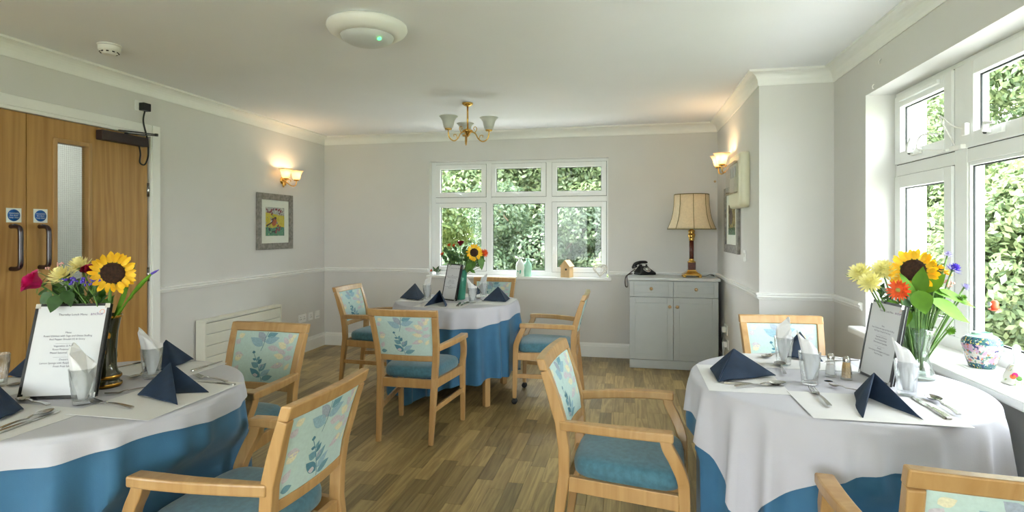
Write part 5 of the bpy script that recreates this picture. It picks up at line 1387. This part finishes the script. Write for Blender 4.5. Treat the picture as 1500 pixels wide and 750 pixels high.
# ------------------------------------------------------------------ right sill: ginger jar and bell
def painted(name, base, spots, scale=26):
    m = bpy.data.materials.new(name); m.use_nodes = True; nt = m.node_tree; N = nt.nodes; L = nt.links; b = N['Principled BSDF']; b.inputs['Roughness'].default_value = .15
    tc = N.new('ShaderNodeTexCoord'); cur = None
    for k, (c, lo_, seed) in enumerate(spots):
        no = N.new('ShaderNodeTexNoise'); no.inputs['Scale'].default_value = scale * (1 + .25 * k); no.inputs['Detail'].default_value = 3
        mp = N.new('ShaderNodeMapping'); mp.inputs['Location'].default_value = (seed, seed * 2, 0); L.new(tc.outputs['Object'], mp.inputs['Vector']); L.new(mp.outputs[0], no.inputs['Vector'])
        cr = N.new('ShaderNodeValToRGB'); cr.color_ramp.elements[0].position = lo_; cr.color_ramp.elements[1].position = lo_ + .03
        L.new(no.outputs['Fac'], cr.inputs['Fac'])
        mx = N.new('ShaderNodeMix'); mx.data_type = 'RGBA'; L.new(cr.outputs[0], mx.inputs['Factor']); mx.inputs['B'].default_value = lin(c) + (1,)
        if cur is None: mx.inputs['A'].default_value = lin(base) + (1,)
        else: L.new(cur, mx.inputs['A'])
        cur = mx.outputs['Result']
    L.new(cur, b.inputs['Base Color']); MATS[name] = m
painted('jar_paint', (176, 174, 168), [((168, 136, 158), .52, 1.3), ((84, 122, 112), .58, 4.1), ((40, 62, 100), .60, 7.7), ((176, 96, 52), .63, 9.2), ((180, 160, 70), .66, 12.4)], 40)
painted('band_paint', (56, 100, 104), [((40, 58, 104), .55, 2.3), ((226, 206, 110), .60, 5.5), ((200, 226, 214), .62, 8.1)], 90)
painted('bell_paint', (206, 204, 200), [((150, 170, 120), .63, 3.0), ((220, 190, 120), .67, 6.0)], 70)
p = onz(1438, 538, .765); p.z = .7655
j = thing('ginger_jar', 'painted porcelain ginger jar on the right window sill', 'jar', p)
MB().lathe([(0, 0), (.040, 0), (.044, .004), (.050, .022)], 40).build('foot_band', 'band_paint', j)
MB().lathe([(.0500, .022), (.060, .055), (.067, .085), (.068, .098)], 40).build('jar_body', 'jar_paint', j)
MB().lathe([(.068, .098), (.066, .110), (.058, .122), (.052, .126)], 40).build('shoulder_band', 'band_paint', j)
MB().lathe([(.052, .126), (.042, .131), (.034, .134), (.034, .142), (.031, .142), (.030, .130), (.0, .02)], 40).build('neck', 'mint_ceramic', j)
p = onz(1489, 562, .765); p.z = .7655
bl = thing('hand_bell', 'white porcelain hand bell with painted flowers on the right window sill', 'bell', p)
MB().lathe([(.042, 0), (.043, .004), (.036, .030), (.026, .055), (.020, .066), (.010, .070), (0, .070)], 32).build('bell_cup', 'bell_paint', bl)
MB().lathe([(.009, .070), (.007, .085), (.009, .105), (.013, .122), (.012, .134), (.005, .140), (0, .141)], 20).build('bell_handle', 'pale_ceramic', bl)
for k, (a, z, mt_) in enumerate(((-2.2, .036, 'magenta_petal'), (-2.35, .030, 'orange_petal'), (-1.9, .026, 'leaf_mid'))):
    rr_ = interp([(0, .043), (.03, .037), (.055, .027)], z)
    MB().lathe([(0, .0006), (.008, .0006), (.009, 0)], 12, X=frame_to((rr_ * math.cos(a), rr_ * math.sin(a), z), (math.cos(a), math.sin(a), .35))).build('painted_flower', mt_, bl)

# ------------------------------------------------------------------ sideboard
CY0, CY1, CX0, CX1, CT = 5.535, 5.925, .006, .822, .872
sb = thing('sideboard', 'grey painted sideboard with two drawers over two doors', 'sideboard', ((CX0 + CX1) / 2, (CY0 + CY1) / 2, 0))
ox, oy = (CX0 + CX1) / 2, (CY0 + CY1) / 2; W_, D_ = CX1 - CX0, CY1 - CY0
hw, hd = W_ / 2, D_ / 2
MB().box((-hw + .004, -hd + .022, .0), (hw - .004, hd, CT - .028)).build('carcass', 'cabinet_paint', sb)
MB().box((-hw + .002, -hd + .004, .004), (hw - .002, -hd + .020, .086)).build('plinth', 'cabinet_paint', sb, bevel=.002)
MB().box((-hw - .014, -hd - .016, CT - .028), (hw + .014, hd + .012, CT)).build('worktop', 'cabinet_top', sb, bevel=.006)
def shaker_front(name, x0, x1, z0, z1, kx, kz, b=.055):
    m = MB(); y0, y1 = -hd, -hd + .020
    m.box((x0, y0, z0), (x0 + b, y1, z1)); m.box((x1 - b, y0, z0), (x1, y1, z1)); m.box((x0 + b, y0, z0), (x1 - b, y1, z0 + b)); m.box((x0 + b, y0, z1 - b), (x1 - b, y1, z1))
    f = m.build(name, 'cabinet_paint', sb, bevel=.002)
    a0, a1, c0, c1 = x0 + b, x1 - b, z0 + b, z1 - b
    m = MB(); o = .030; yy = y0 + .017
    q = [[(a0, y0 + .001, c0), (a1, y0 + .001, c0), (a1, y0 + .001, c1), (a0, y0 + .001, c1)], [(a0 + o * .5, yy, c0 + o * .5), (a1 - o * .5, yy, c0 + o * .5), (a1 - o * .5, yy, c1 - o * .5), (a0 + o * .5, yy, c1 - o * .5)], [(a0 + o, yy - .012, c0 + o), (a1 - o, yy - .012, c0 + o), (a1 - o, yy - .012, c1 - o), (a0 + o, yy - .012, c1 - o)]]
    m.loft(q, 0, False, True, True); m.build('panel', 'cabinet_paint', f)
    MB().lathe([(0, 0), (.006, 0), (.006, .010), (.013, .016), (.016, .022), (.013, .028), (0, .030)], 20, X=frame_to((kx, y0, kz), (0, -1, 0))).build('knob', 'knob_wood', f)
g_ = .002
shaker_front('drawer', -hw + g_, -g_, .690, CT - .032, -hw / 2, .768, .040); shaker_front('drawer', g_, hw - g_, .690, CT - .032, hw / 2, .768, .040)
shaker_front('door', -hw + g_, -g_, .090, .685, -.034, .600); shaker_front('door', g_, hw - g_, .090, .685, .034, .600)
TOPZ = CT + .0005
# telephone
p = onz(943, 402, TOPZ); tp = thing('telephone', 'black rotary dial telephone on the sideboard', 'telephone', (p.x + .005, p.y + .01, TOPZ), R(28))
m = MB(); rings = []
for z, wx, y0, y1 in ((0, .088, -.085, .080), (.022, .088, -.085, .080), (.030, .080, -.074, .074), (.055, .060, -.035, .060), (.075, .048, -.008, .050), (.085, .046, .0, .046)):
    rings.append([(-wx, y0, z), (wx, y0, z), (wx, y1, z), (-wx, y1, z)])
m.loft(rings, 0, False); m.build('body', 'black_plastic', tp, bevel=.006)
X = frame_to((0, -.056, .052), (0, -.55, .80)); m = MB(); m.lathe([(.037, -.004), (.040, .0), (.040, .004), (.030, .006), (.014, .0055)], 28, X=X)
dial = m.build('dial', 'chrome', tp)
m = MB(); m.lathe([(0, .0056), (.0145, .0056), (.0145, .0072), (0, .0072)], 20, X=X); m.build('dial_centre', 'sign_white', dial)
for k in range(10):
    a = R(40 + 29 * k); MB().lathe([(0, .0078), (.0042, .0078), (.0042, .006)], 10, X=X @ Matrix.Translation((.0275 * math.cos(a), .0275 * math.sin(a), -.0008))).build('finger_hole', 'black_plastic', dial)
for sx in (-1, 1):
    MB().box((sx * .030 - .007, -.0, .084), (sx * .030 + .007, .044, .102)).build('cradle', 'black_plastic', tp, bevel=.003)
m = MB(); P = smooth_path([(-.105, .022, .085), (-.085, .022, .108), (-.04, .022, .122), (0, .022, .125), (.04, .022, .122), (.085, .022, .108), (.105, .022, .085)], 4)
m.tube(P, [.015 + .004 * abs(2 * i / (len(P) - 1) - 1) for i in range(len(P))], 12)
for sx in (-1, 1): m.lathe([(0, 0), (.026, 0), (.029, .006), (.027, .020), (.014, .030), (0, .032)], 18, X=frame_to((sx * .098, .018, .068), (sx * .35, .1, 1)))
m.build('handset', 'black_plastic', tp)
m = MB(); base_p = tp.location
def loc_tp(w): return Matrix.Rotation(-R(28), 4, 'Z') @ (Vector(w) - base_p)
P = smooth_path([loc_tp((CX0 + .055, CY0 + .10, TOPZ + .075)), loc_tp((CX0 + .005, CY0 + .06, TOPZ + .035)), loc_tp((CX0 - .032, CY0 + .03, TOPZ + .004)), loc_tp((CX0 - .040, CY0 + .01, TOPZ - .045)), loc_tp((CX0 - .034, CY0 + .0, TOPZ - .088)), loc_tp((CX0 - .018, CY0 + .02, TOPZ - .09)), loc_tp((CX0 - .022, CY0 + .12, TOPZ - .05)), loc_tp((CX0 - .020, CY0 + .2, TOPZ + .003)), loc_tp((CX0 + .03, CY0 + .22, TOPZ + .02))], 8)
m.tube(P, .0055, 8); m.build('cord', 'brown_cable', tp)
# small vase of daffodils
p = onz(974, 401, TOPZ); vb = Vector((p.x, p.y, TOPZ)); dV = depth(vb)
v = thing('vase', 'small clear glass vase of yellow flowers on the sideboard', 'vase', vb)
MB().lathe([(0, 0), (.038, 0), (.044, .010), (.043, .030), (.030, .062), (.018, .088), (.015, .110), (.019, .125), (.017, .125), (.013, .110), (.016, .088), (.028, .062), (.040, .030), (.040, .012), (0, .008)], 28).build('vase_glass', 'clear_glass', v)
def daffodil(px, py, dd, side, lab):
    h = at(px, py, dV + dd); b = vb + Vector((0, 0, .03)); t = start('daffodil', 'yellow daffodil in the sideboard vase, ' + lab, 'flower', b, 'daffodils on the sideboard'); hl = h - b
    X = frame_to(hl, toward(h, side)); _, v_, f_ = petal_mesh('tmp', .038, .030, .18, 'daffodil_yellow')
    for i in range(6): MB().add(v_, f_, 0, True, X @ Matrix.Rotation(i * PI / 3 + rng.normal() * .08, 4, 'Z') @ Matrix.Rotation(-.15 - .12 * (i % 2), 4, 'Y')).build('petal', 'daffodil_yellow', t)
    MB().lathe([(.007, 0), (.011, .012), (.014, .024), (.018, .030), (.016, .029), (.010, .012), (0, .004)], 16, X=X).build('trumpet', 'trumpet_yellow', t)
    stem_part(t, (0, 0, 0), hl, (0, 0, .03), .0022)
for k, (px, py, dd, sd, lab) in enumerate(((951, 365, 0, (-.6, 0, 0), 'outermost on the left'), (963, 349, .02, (-.2, 0, .5), 'highest'), (955, 358, .04, (-.5, 0, .4), 'upper left'), (965, 361, -.04, (-.2, 0, .1), 'front left'), (975, 357, -.02, (0, 0, .3), 'front centre'),
                                            (983, 351, .03, (.2, 0, .5), 'upper right'), (987, 359, .0, (.4, 0, .2), 'right of centre'), (995, 364, .0, (.7, 0, 0), 'outermost on the right'), (981, 373, -.05, (.1, 0, -.3), 'lowest'), (991, 373, .0, (.5, 0, -.2), 'low on the right'), (970, 351, .06, (0, 0, .6), 'behind the top one'))):
    daffodil(px, py, dd, sd, lab)
rr = random.Random(9)
leaf_stem(vb + Vector((0, 0, .05)), [(at(974 + rr.uniform(-3, 3), 381 + rr.uniform(-2, 3), dV), at(974 + rr.uniform(-13, 10), 374 + rr.uniform(-6, 9), dV + rr.uniform(-.05, .05)), .016, .1) for _ in range(16)], 'dark green leaves under the daffodils on the sideboard', 'daffodils on the sideboard', 'leaf_dark')
# table lamp
p = ony(1013, 404, 5.705); lp = thing('table_lamp', 'brass and red marble column lamp with a fluted cream shade', 'lamp', (p.x, p.y, TOPZ)); 
m = MB()
for z0, z1, a, b in ((.018, .030, .084, .084), (.030, .042, .076, .060), (.042, .056, .056, .044), (.056, .070, .040, .040)):
    m.loft([[(-a, -a, z0), (a, -a, z0), (a, a, z0), (-a, a, z0)], [(-b, -b, z1), (b, -b, z1), (b, b, z1), (-b, b, z1)]], 0, False)
m.build('base_plinth', 'brass', lp, bevel=.002)
for sx in (-1, 1):
    for sy in (-1, 1): MB().lathe([(0, 0), (.016, 0), (.018, .008), (.012, .018), (0, .018)], 12, X=Matrix.Translation((sx * .070, sy * .070, 0))).build('foot', 'brass', lp)
MB().box((-.036, -.036, .070), (.036, .036, .140)).build('marble_block', 'marble_red', lp, bevel=.002)
MB().lathe([(.040, .140), (.040, .148), (.024, .156), (.022, .170), (.026, .176)], 24, cap=True).build('lower_collar', 'brass', lp)
MB().lathe([(.022, .176), (.022, .352)], 24, cap=True).build('column', 'marble_red', lp)
MB().lathe([(.022, .352), (.028, .358), (.024, .368), (.030, .384), (.036, .410), (.028, .418), (.030, .436), (.034, .446), (.012, .462), (.010, .60), (0, .60)], 24).build('capital', 'brass', lp)
sh = MB(); NP = 48; rings = []
for z, r_ in ((.462, .226), (.50, .208), (.56, .186), (.62, .172), (.70, .163), (.80, .160)):
    rings.append([((r_ * (1 - .02 * abs(math.sin(4 * 2 * PI * j / NP)))) * math.cos(2 * PI * j / NP), (r_ * (1 - .02 * abs(math.sin(4 * 2 * PI * j / NP)))) * math.sin(2 * PI * j / NP), z) for j in range(NP)])
sh.loft(rings, 0, True, True, False); shade = sh.build('lamp_shade', 'shade_silk', lp, solid=.003)
m = MB()
for j in range(8):
    a = 2 * PI * j / 8; m.tube([(( r_ + .002) * math.cos(a), (r_ + .002) * math.sin(a), z) for z, r_ in ((.462, .226), (.50, .208), (.56, .186), (.62, .172), (.70, .163), (.80, .160))], .0032, 6)
for z, r_ in ((.464, .226), (.798, .160)): m.tube([(r_ * math.cos(2 * PI * j / 48), r_ * math.sin(2 * PI * j / 48), z) for j in range(49)], .004, 6)
m.build('shade_piping', 'shade_piping', shade)
MB().tube(smooth_path([(.08, .03, .008), (.14, .06, .006), (.19, .09, .02), (.22, .07, .006), (.20, .17, .006)], 6), .003, 6).build('flex', 'black_cable', lp)

# ------------------------------------------------------------------ wall lights, chandelier, ceiling fittings
def bell_shade(sc=1.0):
    return [(.020 * sc, 0), (.034 * sc, .010 * sc), (.040 * sc, .035 * sc), (.046 * sc, .062 * sc), (.060 * sc, .084 * sc), (.070 * sc, .092 * sc), (.068 * sc, .094 * sc), (.057 * sc, .086 * sc), (.043 * sc, .062 * sc), (.037 * sc, .035 * sc), (.031 * sc, .012 * sc), (.018 * sc, .003 * sc)]
def lamp_point(loc, power):
    l = bpy.data.lights.new('wall_lamp_bulb', 'POINT'); l.energy = power; l.color = (1, .70, .40); l.shadow_soft_size = .02
    o = bpy.data.objects.new('wall_lamp_bulb', l); o.location = loc; COL.objects.link(o)
def wall_light(loc, nx, label):
    """nx = +1 faces +x (left wall), -1 faces -x"""
    t = thing('wall_light', label, 'wall light', loc, 0 if nx > 0 else PI, 'brass wall lights')
    MB().lathe([(0, 0), (.034, 0), (.036, .006), (.026, .014), (.012, .022), (0, .024)], 24, X=frame_to((0, 0, 0), (1, 0, 0), (0, 1, 0))).build('back_plate', 'brass', t)
    MB().lathe([(.012, 0), (.012, .03), (.006, .045), (0, .05)], 12, X=frame_to((.018, 0, -.02), (0, 0, 1)) @ Matrix.Rotation(PI, 4, 'X')).build('finial', 'brass', t)
    for sy in (-1, 1):
        e_ = (.105, sy * .092, .0)
        ar = MB(); ar.tube(smooth_path([(.016, 0, .01), (.045, sy * .022, -.020), (.075, sy * .055, -.050), (.098, sy * .082, -.045), (.105, sy * .092, -.012), (.105, sy * .092, .004)], 5), .0055, 8)
        ar.tube(smooth_path([(.03, sy * .012, -.01), (.05, sy * .03, .012), (.07, sy * .045, .006), (.066, sy * .045, -.010)], 4), .0035, 6)
        a_ = ar.build('arm', 'brass', t)
        MB().lathe([(.004, 0), (.024, .004), (.028, .014), (.022, .018), (0, .018)], 20, X=Matrix.Translation(e_)).build('cup', 'brass', a_)
        MB().lathe(bell_shade(1.02), 32, X=Matrix.Translation((e_[0], e_[1], .014))).build('glass_shade', 'alabaster_glass', t)
        b = MB(); b.sphere((e_[0], e_[1], .050), .014, 12); b.build('lamp_bulb', 'bulb', t)
        w = Vector(loc) + (Matrix.Rotation(0 if nx > 0 else PI, 4, 'Z') @ Vector((e_[0], e_[1], .075))); lamp_point(w, .65)
wall_light((XL, 5.143, 1.83), 1, 'lit brass wall light with two bell shades above the bird picture')
wall_light((XA, 5.10, 1.865), -1, 'lit brass wall light with bell shades above the table lamp')
# chandelier
ch = thing('chandelier', 'brass three-arm ceiling light with frosted bell shades', 'chandelier', (-1.341, 4.611, CEIL))
MB().lathe([(0, 0), (.046, 0), (.046, -.010), (.030, -.022), (.012, -.030), (0, -.030)], 24).build('ceiling_rose', 'brass', ch)
MB().tube([(0, 0, -.02), (0, 0, -.235)], .0075, 12).build('rod', 'brass', ch)
MB().lathe([(0, -.215), (.012, -.218), (.044, -.232), (.046, -.242), (.026, -.255), (.018, -.272), (.008, -.285), (0, -.290)], 24).build('hub', 'brass', ch)
for k in range(3):
    a = YAW + R(100 + 120 * k); X = Matrix.Rotation(a, 4, 'Z'); ar = MB()
    ar.tube(smooth_path([(.03, 0, -.245), (.07, 0, -.262), (.10, 0, -.31), (.14, 0, -.335), (.182, 0, -.315), (.195, 0, -.275), (.195, 0, -.250)], 5), .0055, 8, X=X)
    ar.tube(smooth_path([(.065, 0, -.260), (.085, 0, -.225), (.07, 0, -.205), (.055, 0, -.218), (.064, 0, -.232)], 5), .0035, 6, X=X)
    ar.tube(smooth_path([(.105, 0, -.315), (.115, 0, -.285), (.14, 0, -.282), (.138, 0, -.300)], 5), .0035, 6, X=X)
    arm = ar.build('arm', 'brass', ch)
    MB().lathe([(.004, -.254), (.026, -.250), (.030, -.240), (.024, -.236), (0, -.236)], 20, X=X @ Matrix.Translation((.195, 0, 0))).build('cup', 'brass', arm)
    MB().lathe([(r_, z - .242) for r_, z in bell_shade(1.12)], 32, X=X @ Matrix.Translation((.195, 0, 0))).build('glass_shade', 'frosted_glass', ch)
# dome light
dm = thing('ceiling_light', 'round white dome ceiling light with a green indicator glow', 'ceiling light', (-1.347, 2.748, CEIL))
MB().lathe([(0, 0), (.190, 0), (.205, -.008), (.208, -.022), (.198, -.040), (.170, -.058), (.140, -.066), (.136, -.062)], 64).build('trim_ring', 'white_gloss', dm)
MB().lathe([(.138, -.062), (.132, -.078), (.105, -.094), (.06, -.104), (0, -.108)], 64).build('diffuser', 'diffuser', dm)
MB().lathe([(0, 0), (.011, 0), (.010, .002), (0, .003)], 16, X=frame_to((.092, -.052, -.0985), (.5, -.28, -1))).build('indicator', 'green_led', dm)
# smoke detector
sd = thing('smoke_detector', 'white smoke detector on the ceiling over the oak doors', 'smoke detector', (-2.972, 2.745, CEIL))
MB().lathe([(0, 0), (.060, 0), (.060, -.006), (.056, -.007)], 40).build('mounting_plate', 'white_plastic', sd)
MB().lathe([(.056, -.009), (.056, -.030), (.053, -.034), (.036, -.052), (.030, -.056), (0, -.056)], 40).build('housing', 'white_plastic', sd)
for k in range(10):
    a = 2 * PI * k / 10; MB().box((-.006, -.002, -.005), (.006, .002, .005), X=Matrix.Rotation(a, 4, 'Z') @ Matrix.Translation((0, -.0455, -.044)) @ Matrix.Rotation(R(-42), 4, 'X')).build('vent_slot', 'black_plastic', sd)

# ------------------------------------------------------------------ pictures
def picture(name, label, X, w, h, fw, mount, art):
    """X: local frame, x right, y up, z out of the wall; centred"""
    t = tag(empty(name), label, 'picture'); t.matrix_world = X
    m = MB()
    m.box((-w / 2, -h / 2, 0), (-w / 2 + fw, h / 2, .022)); m.box((w / 2 - fw, -h / 2, 0), (w / 2, h / 2, .022)); m.box((-w / 2 + fw, -h / 2, 0), (w / 2 - fw, -h / 2 + fw, .022)); m.box((-w / 2 + fw, h / 2 - fw, 0), (w / 2 - fw, h / 2, .022))
    m.build('frame', 'frame_grey', t, bevel=.003)
    MB().box((-w / 2 + fw, -h / 2 + fw, .001), (w / 2 - fw, h / 2 - fw, .008)).build('mount', 'mount_card', t)
    aw, ah = w - 2 * fw - 2 * mount[0], h - 2 * fw - 2 * mount[1]
    pr = MB().box((-aw / 2, -ah / 2, .008), (aw / 2, ah / 2, .0092)).build('print', art[0], t)
    def blob(name_, pts, material, z=.0096): MB().add([(x * aw / 2, y * ah / 2, z) for x, y in pts], [tuple(range(len(pts)))]).build(name_, material, pr)
    for b in art[1]: blob(*b)
    MB().box((-w / 2 + fw, -h / 2 + fw, .0112), (w / 2 - fw, h / 2 - fw, .0122)).build('glazing', 'window_glass', t)
    return t
def ell(cx_, cy_, rx, ry, rot=0, n=16): return [(cx_ + rx * math.cos(a) * math.cos(rot) - ry * math.sin(a) * math.sin(rot), cy_ + rx * math.cos(a) * math.sin(rot) + ry * math.sin(a) * math.cos(rot)) for a in [2 * PI * i / n for i in range(n)]]
painted('art_bird', (206, 186, 70), [((170, 160, 150), .60, 1.0), ((196, 176, 60), .56, 2.0), ((86, 140, 110), .64, 7.0)], 18)
painted('art_green', (88, 140, 116), [((60, 70, 72), .56, 3.0), ((150, 176, 130), .60, 8.0)], 26)
painted('art_grey', (176, 174, 172), [((130, 90, 100), .58, 5.0), ((206, 200, 190), .55, 6.0)], 22)
painted('art_brown', (168, 150, 112), [((120, 104, 74), .54, 2.0), ((196, 184, 150), .58, 4.0)], 14)
mat('bird_rust', (176, 92, 52), .7, var=.15, vscale=60); mat('bird_dark', (70, 48, 44), .7, var=.2, vscale=60); mat('bird_white', (216, 210, 200), .7, var=.05); mat('berry', (130, 44, 52), .7, var=.15)
art = ('art_bird', [('painted_background', [(-1, .62), (1, .42), (1, 1), (-1, 1)], 'art_grey', .00935), ('painted_ground', [(-1, -.38), (-.2, -.46), (.3, -.34), (1, -.40), (1, -1), (-1, -1)], 'art_green', .00935),
                    ('painted_bird_body', ell(-.12, -.02, .26, .30, -.5), 'bird_rust', .0097), ('painted_bird_wing', ell(-.33, .06, .10, .24, -.65), 'bird_dark', .0099), ('painted_bird_head', ell(.0, .24, .14, .10), 'bird_dark', .0100), ('painted_wing_bar', ell(-.42, .02, .12, .05, .6), 'bird_white', .0101), ('painted_tail', [(-.5, -.08), (-.42, -.16), (-.92, -.36), (-.96, -.26)], 'bird_dark', .0098)] +
       [('painted_blossom', ell(x, y, .13, .07, r_), 'berry', .0100) for x, y, r_ in ((-.55, .66, .4), (-.35, .54, 1.0), (-.42, .76, 1.4), (.1, .86, 0), (.4, .82, .6), (.6, .74, 1.1), (.3, -.30, .6), (.5, -.42, 1.2), (.2, -.55, .2), (.42, -.6, .8), (.1, -.72, 1.3))])
cy_, cz_ = (4.725 + 5.309) / 2, 1.411
picture('bird_picture', 'framed painting of a rust-breasted bird on the left wall', frame_to((XL + .001, cy_, cz_), (1, 0, 0), (0, 1, 0)), .575, .550, .062, (.075, .072), art)
cy_, cz_ = (5.471 + 4.733) / 2, 1.415
picture('brown_picture', 'framed brownish landscape on the right wall behind the wall unit', frame_to((XA - .001, cy_, cz_), (-1, 0, 0), (0, -1, 0)), .66, .57, .07, (.10, .085),
        ('art_brown', [('painted_foreground', [(-1, -.55), (1, -.5), (1, -1), (-1, -1)], 'art_green', .00935), ('painted_tree_mass', ell(-.2, .2, .5, .55), 'bird_dark', .0097)]))
# cream wall unit with a clear cover
wu = thing('wall_unit', 'cream plastic wall unit with a clear front cover, beside the wall light', 'wall unit', (XA, 4.66, 1.705))
def rounded(w, h, r_, n=6):
    pts = []
    for cx_, cy_, a0 in ((w / 2 - r_, h / 2 - r_, 0), (-w / 2 + r_, h / 2 - r_, 90), (-w / 2 + r_, -h / 2 + r_, 180), (w / 2 - r_, -h / 2 + r_, 270)):
        for i in range(n + 1): a = R(a0 + 90 * i / n); pts.append((cx_ + r_ * math.cos(a), cy_ + r_ * math.sin(a)))
    return pts
Xw = frame_to((0, 0, 0), (-1, 0, 0), (0, -1, 0))
m = MB(); m.loft([[(x, y, z) for x, y in rounded(.50 - i_, .415 - i_, .06)] for z, i_ in ((.001, 0), (.045, 0), (.062, .012), (.070, .05))], 0, True, True, True, X=Xw); m.build('housing', 'cream_plastic', wu)
m = MB(); m.box((-.20, -.10, .071), (.17, .145, .098), X=Xw); m.build('clear_cover', 'smoked_cover', wu, bevel=.006)
MB().box((-.18, -.085, .0705), (.15, .13, .0715), X=Xw).build('backing', 'radiator', wu)
for k in range(3): MB().box((-.16 + .10 * k, .03, .0716), (-.10 + .10 * k, .11, .080), X=Xw).build('module', 'diffuser', wu, bevel=.002)
# pull cord knob by the right wall light
p = ony(1047, 266, YB)
tag(MB().lathe([(0, 0), (.010, .0), (.012, .012), (.009, .022), (0, .024)], 14, X=frame_to((0, -.0005, 0), (0, -1, 0))).build('wall_peg', 'knob_wood', loc=p), 'small round wooden peg on the back wall beside the right wall light', 'peg')
# switches and sockets
def plate(X, w, h, label, kind, name):
    t = tag(empty(name), label, kind); t.matrix_world = X
    MB().box((-w / 2, -h / 2, 0), (w / 2, h / 2, .009)).build('face_plate', 'white_plastic', t, bevel=.003)
    return t
t = plate(frame_to((XA - .0005, 4.574, 1.127), (-1, 0, 0), (0, -1, 0)), .086, .086, 'white light switch on the right wall below the wall unit', 'switch', 'light_switch')
MB().box((-.012, -.006, .009), (.012, .020, .014)).build('rocker', 'white_plastic', t, bevel=.002)
for k, (y, w, lab) in enumerate(((5.50, .146, 'double white socket nearest the radiator on the left wall'), (5.665, .086, 'single white socket with dark pin holes in the middle of the left wall sockets'), (5.80, .086, 'blank white plate nearest the corner on the left wall'))):
    t = plate(frame_to((XL + .0005, y, .372), (1, 0, 0), (0, 1, 0)), w, .086, lab, 'socket', 'wall_socket')
    if k < 2:
        for ox_ in ((-.034, .034) if k == 0 else (0,)):
            for a, b in ((0, .014), (-.011, -.008), (.011, -.008)): MB().box((ox_ + a - .0035, b - .004, .009), (ox_ + a + .0035, b + .004, .0095)).build('pin_hole', 'black_plastic', t)
    else: MB().box((-.036, -.026, .009), (.036, -.016, .0098)).build('slot', 'diffuser', t)
p = ony(500, 464, YB)
tag(MB().box((-.05, -.006, -.012), (.05, -.0005, .012)).build('blanking_strip', 'wall_paint', loc=p, bevel=.002), 'narrow painted-over plate low on the back wall near the left corner', 'plate')
for k, (y, z, lab) in enumerate(((5.42, .42, 'upper white socket on the wall beside the sideboard'), (5.34, .30, 'lower white socket with a plug beside the sideboard'))):
    t = plate(frame_to((XA - .0005, y, z), (-1, 0, 0), (0, -1, 0)), .146 - .06 * k, .086, lab, 'socket', 'wall_socket')
    MB().box((-.024, -.024, .009), (.024, .024, .040)).build('plug', 'white_plastic', t, bevel=.006)
    m = MB(); m.tube(smooth_path([(0, -.02, .03), (-.01, -.08, .034), (-.05, -.14, .03), (-.10, -.10, .028), (-.13, .05, .026)] if k else [(0, -.02, .03), (.0, -.09, .036), (-.07, -.12, .03), (-.11, .0, .028)], 6), .0035, 6); m.build('flex', 'black_cable' if k == 0 else 'white_plastic', t)

# ------------------------------------------------------------------ radiator casing
ry0, ry1, rz0, rz1, rd = 3.955, 4.985, .10, .592, .105
rc = thing('radiator_cover', 'low cream radiator casing with horizontal slats on the left wall', 'radiator', (XL, (ry0 + ry1) / 2, 0)); rh = (ry1 - ry0) / 2
MB().box((.019, -rh, rz1 - .022), (rd + .004, rh, rz1)).build('top_panel', 'radiator', rc, bevel=.004)
for sy in (-1, 1): MB().box((.019, sy * rh, .004), (rd, sy * (rh - .018), rz1 - .022)).build('end_panel', 'radiator', rc, bevel=.002)
n = 5; hgt = (rz1 - .026 - rz0) / n
for k in range(n): MB().box((rd - .016, -rh + .018, rz0 + hgt * k + .0022), (rd - .002, rh - .018, rz0 + hgt * (k + 1) - .0022)).build('slat', 'radiator', rc, bevel=.003)
MB().box((.022, -rh + .03, rz0), (rd - .022, rh - .03, rz1 - .04)).build('radiator_core', 'diffuser', rc)
